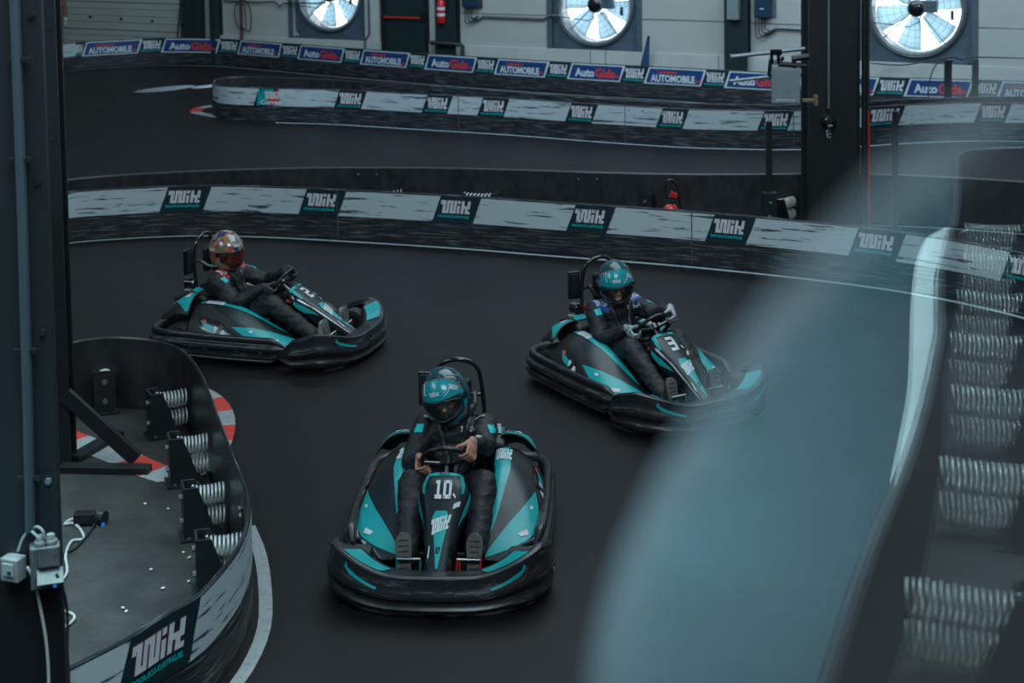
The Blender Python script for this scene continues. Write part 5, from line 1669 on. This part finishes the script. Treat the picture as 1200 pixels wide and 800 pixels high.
    def logo(mb, PS, w, h):
        k = w / 3.2
        for x0, x1, y0, y1 in LOGO:
            mb.add([PS((x + .22 * y) * k, y * h) for x, y in ((x0, y0), (x1, y0), (x1, y1), (x0, y1))], [(0, 1, 2, 3)], M_logo)
    down = (-.75, 0, -.66)
    patch('chest_logo', (-.28, .04, .60), (0, 1, 0), (-.6, 0, .8), .10, .036, logo, (-.9, 0, -.3))
    col = {'ten': None, 'three': M_bluecloth, 'painted': M_redcloth}[style]
    for s in (1, -1):
        q = V(-.36, s * .150 - .04, .70)
        if col: patch('shoulder_patch', V(-.31, s * .155 - .055, .66), (0, 1, 0), (-.8, 0, .4), .11, .14, flat(col, lettering('SPARCO')), (0, 0, -1))
        else: patch('shoulder_patch', V(-.35, s * .160 - .035, .66), (0, 1, s * -.3), (-.8, 0, .4), .07, .03, flat(M_dsticker, lettering('SPARCO')), (0, 0, -1))
        patch('sleeve_patch', sh[s] + V(.06, s * .02 - .025, -.02), (0, 1, 0), (-.4, 0, .9), .055, .05, flat(M_tealink, None), (-1, -s * .35, -.35))
    if style == 'ten':
        e, w = elbow[1], wrist[1]; mid = e.lerp(w, .62); ax = (w - e).normalized()
        patch('cuff_print', mid - ax * .02 + V(.0, .0, .06), ax, (0, 1, 0), .07, .03, logo, (0, -.3, -1))
    mb = MB()
    # belts over the chest
    for s in (1, -1):
        pts = [V(-.47, s * .11, .70), V(-.40, s * .10, .72), V(-.27, s * .075, .60), V(-.20, s * .03, .44), V(-.16, 0, .33)]
        cs = catmull(pts, 6); 
        pr = []
        for p in cs:
            q = onsuit(p + V(.3, 0, .18), (-.85, 0, -.52)); pr.append(q + V(.006, 0, .004) if (q - p).length < .2 else p)
        vs = []
        for p in pr: vs += [p + V(0, -.022, 0), p + V(0, .022, 0)]
        mb.add(vs, [(2 * i, 2 * i + 1, 2 * i + 3, 2 * i + 2) for i in range(len(pr) - 1)], M_bracket)
    mb.build('harness', t, True, solid=.004)
    # --- shoes: soles face forward against the pegs
    for s in (1, -1):
        lift = .0
        base = V(.645, s * .195, .085); top_ = V(.600, s * .205, .335)
        dv = (top_ - base); ln = dv.length; dz = dv.normalized(); nx = V(1, 0, 0) - dz * dz.x; nx.normalize(); ny = dz.cross(nx)
        out = []
        prof = [(0, .030), (.10, .038), (.35, .036), (.60, .044), (.80, .045), (.92, .036), (1.0, .016)]
        mb = MB(); vs = []
        n = 16
        for lay, (off_, k) in enumerate(((.006, 1.02), (.022, 1.04), (.024, .98))):
            for i in range(2 * n):
                f = (i / (n - 1)) if i < n else ((2 * n - 1 - i) / (n - 1)); sd = 1 if i < n else -1
                hw = 0
                for (a, wa_), (b, wb_) in zip(prof, prof[1:]):
                    if a <= f <= b: hw = wa_ + (wb_ - wa_) * (f - a) / (b - a)
                vs.append(base + dz * (ln * f) + ny * (hw * sd * k) + nx * off_)
        fs = [tuple(range(2 * n - 1, -1, -1)), tuple(range(4 * n, 6 * n))]
        for l in (0, 1):
            for i in range(2 * n):
                a = l * 2 * n + i; b = l * 2 * n + (i + 1) % (2 * n); fs.append((a, b, b + 2 * n, a + 2 * n))
        mb.add(vs, fs, M_sole)
        mb2 = MB()
        mb2.ell(base + dz * .06 - nx * .035, (.045, .040, .07), M_shoe); caps(mb2, [base + dz * .05 - nx * .05, base + dz * .14 - nx * .03, base + dz * .215 - nx * .012], [.045, .042, .034]); caps(mb2, [base + dz * .06 - nx * .05, ank[s]], [.042, .045])
        sh_o = remesh(mb2, 'shoe', .008, t, shoe or M_shoe, 3)
        mb.build('sole', sh_o, True, ang=50)
        mb3 = MB()
        for i in range(7):
            f = .12 + .12 * i; p = base + dz * ln * f + nx * .0245; mb3.box(p, (.003, .055, .006), M_shoe, Matrix((nx, ny, dz)).transposed())
        mb3.build('tread', sh_o)
    # --- helmet
    helmet(t, R, hc, 'painted' if style == 'painted' else 'teal')
    return t
karts = [
    ('10', (-.42, 9.33, 0), math.radians(-93.5), 'teal and black racing kart number 10, front of the three', 'person in black suit and tilted teal helmet, bare hands, driving kart number 10', 'ten'),
    ('3', (.985, 12.02, 0), math.radians(-59), 'teal and black racing kart number 3, partly behind the hazy clear pane', 'person with blue shoulder patches and grey gloves driving kart number 3', 'three'),
    ('2', (-2.14, 13.42, 0), math.radians(-18), 'teal and black racing kart seen side on, nose pointing right', 'person in multicoloured painted helmet with red shoulders driving the side-on kart', 'painted')]
for num, loc, rz, lab, plab, style in karts:
    k, rim, a_, v_, sc = make_kart(num, style)
    k.location = loc; k.rotation_euler = (0, 0, rz)
    tag(k, lab, 'kart', 'racing karts')
    if style == 'ten': make_driver(plab, k, style, rim, a_, v_, sc, head=(math.radians(17), math.radians(11), math.radians(-10)), hc=(-.335, -.045, .815), hands=(.95, -1.95))
    elif style == 'three': make_driver(plab, k, style, rim, a_, v_, sc, head=(math.radians(8), math.radians(15), math.radians(-24)), hc=(-.355, -.02, .815), hands=(.95, -1.85), glove=M_glove)
    else: make_driver(plab, k, style, rim, a_, v_, sc, head=(math.radians(0), math.radians(8), math.radians(-22)), hc=(-.40, -.01, .815), hands=(1.35, -1.8), glove=M_bglove, shoe=M_gshoe, face=False)

# bystander at the far left, mostly behind the near column
b = Wp(63, 40, 1.1)
t = empty('person', (b.x, b.y, 0), -1.2, None, 'person in rust top and white gloves standing behind the rear barrier at far left', 'person')
B_ = lambda x, y, z: V(x, y, z)
mb = MB(); caps(mb, [B_(0, 0, 1.0), B_(0, 0, 1.4), B_(0, 0, 1.52)], [.12, .13, .06]); mb.ell((0.02, 0, 1.64), (.095, .08, .12), M_skin); mb.ell((.11, 0, 1.62), (.02, .014, .025), M_skin)
for s in (1, -1):
    caps(mb, [B_(0, s * .19, 1.42), B_(-.02, s * .25, 1.14), B_(.12, s * .24, .95)], [.05, .042, .03]); caps(mb, [B_(0, s * .09, .95), B_(.01, s * .11, .5), B_(0, s * .12, .09)], [.09, .06, .045])
    caps(mb, [B_(-.03, s * .12, .04), B_(.14, s * .13, .04)], [.04, .035]); mb.ell((.15, s * .24, .91), (.035, .02, .045), M_skin)
    for f in range(4): caps(mb, [B_(.155 + .012 * f - .02, s * .24, .89), B_(.165 + .012 * f - .02, s * .235, .83 + .004 * abs(f - 1)), B_(.16 + .012 * f - .02, s * .225, .80)], [.009, .008, .007], None, 8)
    caps(mb, [B_(.17, s * .24, .92), B_(.20, s * .23, .88)], [.011, .009], None, 8)
remesh(mb, 'body', .008, t, M_skin, 2)
mb = MB(); mb.ell((0, 0, 1.28), (.14, .19, .26), M_rust)
for s in (1, -1): caps(mb, [B_(0, s * .18, 1.42), B_(-.02, s * .25, 1.14), B_(.08, s * .245, 1.0)], [.07, .06, .048])
remesh(mb, 'shirt', .012, t, M_rust, 3, wrinkle)
mb = MB(); mb.ell((0, 0, .98), (.14, .17, .14), M_suit)
for s in (1, -1): caps(mb, [B_(0, s * .09, .95), B_(.01, s * .11, .5), B_(0, s * .12, .12)], [.11, .08, .065])
remesh(mb, 'trousers', .012, t, M_suit, 3, wrinkle)
for s in (1, -1):
    mb = MB(); mb.ell((.135, s * .245, .93), (.045, .035, .06), M_glove); mb.ell((.16, s * .235, .86), (.035, .026, .05), M_glove); remesh(mb, 'glove', .006, t, M_signw, 1)
    mb = MB(); mb.ell((.06, s * .125, .05), (.13, .05, .05), M_black); mb.build('shoe', t, True)
mb = MB(); mb.ell((-.01, 0, 1.68), (.11, .092, .11), M_cable); mb.build('hair', t, True)

# ---------------------------------------------------------------- raised track section left of the camera (seen in the clear pane)
DZ = 1.5
ALPHA = math.radians(12.0)
pd_ = Vector((-math.sin(ALPHA), math.cos(ALPHA), 0)); pn = Vector((math.cos(ALPHA), math.sin(ALPHA), 0))
PP = Vector((.030, .52, 4.1))
def on_pane(px, py):
    r = ray(px, py); t_ = (PP - CAM).dot(pn) / r.dot(pn); return CAM + r * t_
def refl(px, py, z):
    r = ray(px, py); h = on_pane(px, py); r2 = r - pn * (2 * r.dot(pn)); return h + r2 * ((z - h.z) / r2.z)
BZ = DZ + BH
rp = [(1128, 178), (1123, 196), (1122, 240), (1112, 285), (1103, 325), (1104, 375), (1100, 405), (1085, 475), (1063, 545), (1020, 650), (972, 800), (940, 900)]
rpts = [refl(x, y, BZ)[:2] for x, y in rp]
# far end turns away
f0 = Vector(rpts[0]); 
rfar = [refl(1290, 172, BZ)[:2], refl(1230, 172, BZ)[:2], refl(1165, 173, BZ)[:2]]
RC = Curve2(rfar + rpts, 10)
rb = barrier('track_barrier', RC, 'dark barrier on the raised track section, mirrored in the hazy clear pane', z0=DZ, m=M_matt, back=M_matt, cap=M_steel, step=.08)
# deck: polygon and its skirt
dk = [(-1.30, 2.5), (-1.60, 4.6), (-1.95, 5.2), (-2.2, 6.0), (-9.0, 21.0), (-22.0, 21.0), (-22.0, 3.0), (-6.0, 1.5), (-1.5, 1.5)]
mb = MB(); mb.prism(dk, lambda x, y: V(x, y, DZ - .10), lambda x, y: V(x, y, DZ), M_deck)
for x, y in ((-2.4, 2.0), (-2.5, 5.0), (-4.6, 9.5), (-6.5, 14), (-8.8, 19), (-14, 19), (-14, 10), (-14, 4), (-7, 3)):
    mb.box((x, y, (DZ - .1) / 2), (.16, .16, DZ - .1), M_column)
tag(mb.build('floor_deck'), kind='structure')
ms = Vector(refl(1190, 420, DZ)[:2]); qm = RC.nearest((ms.x, ms.y)); nq = RC.nrm(qm[1]); pq = RC.at(qm[1])
sideD = 1 if nq.dot(Vector((ms.x - pq.x, ms.y - pq.y, 0))) > 0 else -1
mb = MB(); nn_ = 60; vs = []
for i in range(nn_ + 1):
    u = RC.L * i / nn_; p = RC.at(u); vs += [p + V(0, 0, DZ + .003), p + RC.nrm(u) * sideD * 1.4 + V(0, 0, DZ + .003)]
mb.add(vs, [(2 * i, 2 * i + 1, 2 * i + 3, 2 * i + 2) for i in range(nn_)], M_dusty)
tag(mb.build('floor_deck_boards'), kind='structure')
lpts = [(1150, 262), (1116, 270), (1096, 286), (1087, 315), (1084, 360), (1084, 410), (1083, 460), (1075, 515), (1067, 562), (1064, 600)]
lp_ = [refl(x, y, DZ)[:2] for x, y in lpts]
M_bline = mat('fresh_white_line', (.70, .80, .82), .5, var=.08, vscale=5)
strip('floor_line', lp_, .165, M_bline, DZ + .004)
# spring units along it
us = []
tgt = [(1150, 232), (1152, 262), (1155, 300), (1158, 345), (1160, 400), (1160, 480), (1150, 600), (1130, 790)]
rlabs = ['coil springs mirrored in the hazy pane, %s of the mirrored column' % w_ for w_ in ('topmost', 'second from top', 'third from top', 'fourth from top', 'fifth from top', 'third from bottom', 'second from bottom', 'lowest')]
for i in range(8):
    u = RC.nearest(refl(1105 - max(0, (i - 4)) * 18, (215, 245, 285, 330, 385, 460, 590, 745)[i], BZ))[1]
    p = RC.at(u); nn = RC.nrm(u); side = sideD
    base = p + nn * side * .42
    spring_unit(rlabs[i], (base.x, base.y, DZ), p + nn * side * .035, group='mirrored coil spring units')

# ---------------------------------------------------------------- clear pane beside the camera
outl = [(1260, 20), (1200, 58), (1150, 100), (1100, 148), (1040, 202), (985, 258), (930, 318), (880, 384), (835, 450), (795, 515), (760, 580), (730, 645), (710, 705), (697, 760), (690, 815)]
pts3 = [on_pane(x, y) for x, y in outl]
poly = [((p - PP).dot(pd_), p.z) for p in pts3]
lowz = 2.9
s_last = poly[-1][0]
poly += [(s_last, lowz), (poly[0][0] - .5, lowz), (poly[0][0] - .5, poly[0][1] + .02)]
def pmap(off): return lambda s_, z_: Vector((PP.x, PP.y, 0)) + pd_ * s_ + pn * off + Vector((0, 0, z_))
T_ = .012
mb = MB(); n = len(poly); f0, f1 = pmap(0), pmap(T_)
vs = [f0(*p) for p in poly] + [f1(*p) for p in poly]
mb.add(vs, [tuple(range(n - 1, -1, -1)), tuple(range(n, 2 * n))], M_pane)
mb.add(vs, [(i, (i + 1) % n, n + (i + 1) % n, n + i) for i in range(n)], M_paneedge)
tcen = f0(poly[-3][0] - .2, lowz)
t = empty('acrylic_screen', (tcen.x, tcen.y, 0), 0, None, 'hazy clear acrylic pane with curved edge close to the viewpoint, mirroring a barrier', 'pane')
local(t, mb).build('acrylic_sheet', t)
mb = MB(); mb.tube([f0(poly[-3][0] - .05, lowz + .03), f0(poly[-3][0] - .05, 0)], .02, M_column); mb.tube([f0(poly[-2][0] + .05, lowz + .03), f0(poly[-2][0] + .05, 0)], .02, M_column)
mb.box(f0((poly[-2][0] + poly[-3][0]) / 2, lowz + .01), (.03, abs(poly[-2][0] - poly[-3][0]), .05), M_column, Matrix.Rotation(ALPHA, 3, 'Z'))
local(t, mb).build('stand', t)

# ---------------------------------------------------------------- light
w = bpy.data.worlds.new('world'); scene.world = w; w.use_nodes = True
bg = w.node_tree.nodes['Background']; bg.inputs[0].default_value = (.50, .68, .80, 1); bg.inputs[1].default_value = .125
def area(name, loc, target, sx, sy, power, col, spread=PI):
    l = bpy.data.lights.new(name, 'AREA'); l.shape = 'RECTANGLE'; l.size = sx; l.size_y = sy; l.energy = power; l.color = col; l.spread = spread
    o = bpy.data.objects.new(name, l); COL.objects.link(o); o.location = loc
    o.rotation_euler = (Vector(target) - Vector(loc)).to_track_quat('-Z', 'Y').to_euler(); return o
area('hall_lamp', (1.5, 13, 7.5), (0, 11.5, 0), 7, 6, 330, (.72, .92, 1.0))
area('front_fill', (1, 1.0, 9), (0, 15, 0), 5, 3, 420, (.72, .90, 1.0))  # added fill above the camera, brightens the panels that face it
area('hall_lamp_rear', (2, 22, 8), (2, 27, 0), 16, 5, 900, (.62, .83, 1.0))
area('area_light_left', (-9, 6, 7), (0, 12, .5), 5, 3, 90, (.62, .86, 1.0), math.radians(120))  # broad cool area light from the upper left
dl = area('deck_fill', (-5.9, 8.8, 4.3), (-5.9, 8.81, 1.5), 4.5, 12, 640, (.60, .93, 1.0), math.radians(65))  # added out-of-view fill, makes the deck bright enough to show in the pane
dl.rotation_euler = (0, 0, math.radians(33))
def spot(name, loc, target, power, ang, col):
    l = bpy.data.lights.new(name, 'SPOT'); l.energy = power; l.color = col; l.spot_size = math.radians(ang); l.spot_blend = .25; l.shadow_soft_size = .02
    o = bpy.data.objects.new(name, l); COL.objects.link(o); o.location = loc
    o.rotation_euler = (Vector(target) - Vector(loc)).to_track_quat('-Z', 'Y').to_euler(); return o
fs_, fz_, fr_ = fans[0]; sp = wpt(fs_, fz_ + .3, .3)
spot('daylight_beam', sp, G(198, 103.5), 8500, 8.5, (.55, .82, 1.0))
spot('daylight_beam', sp, G(243, 101), 8500, 6.0, (.55, .82, 1.0))

vs_ = scene.view_settings
vs_.view_transform = 'Standard'; vs_.look = 'None'; vs_.exposure = .45; vs_.gamma = 1; vs_.use_curve_mapping = False
scene.render.film_transparent = False
scene.cycles.use_denoising = True
scene.cycles.transparent_max_bounces = 16
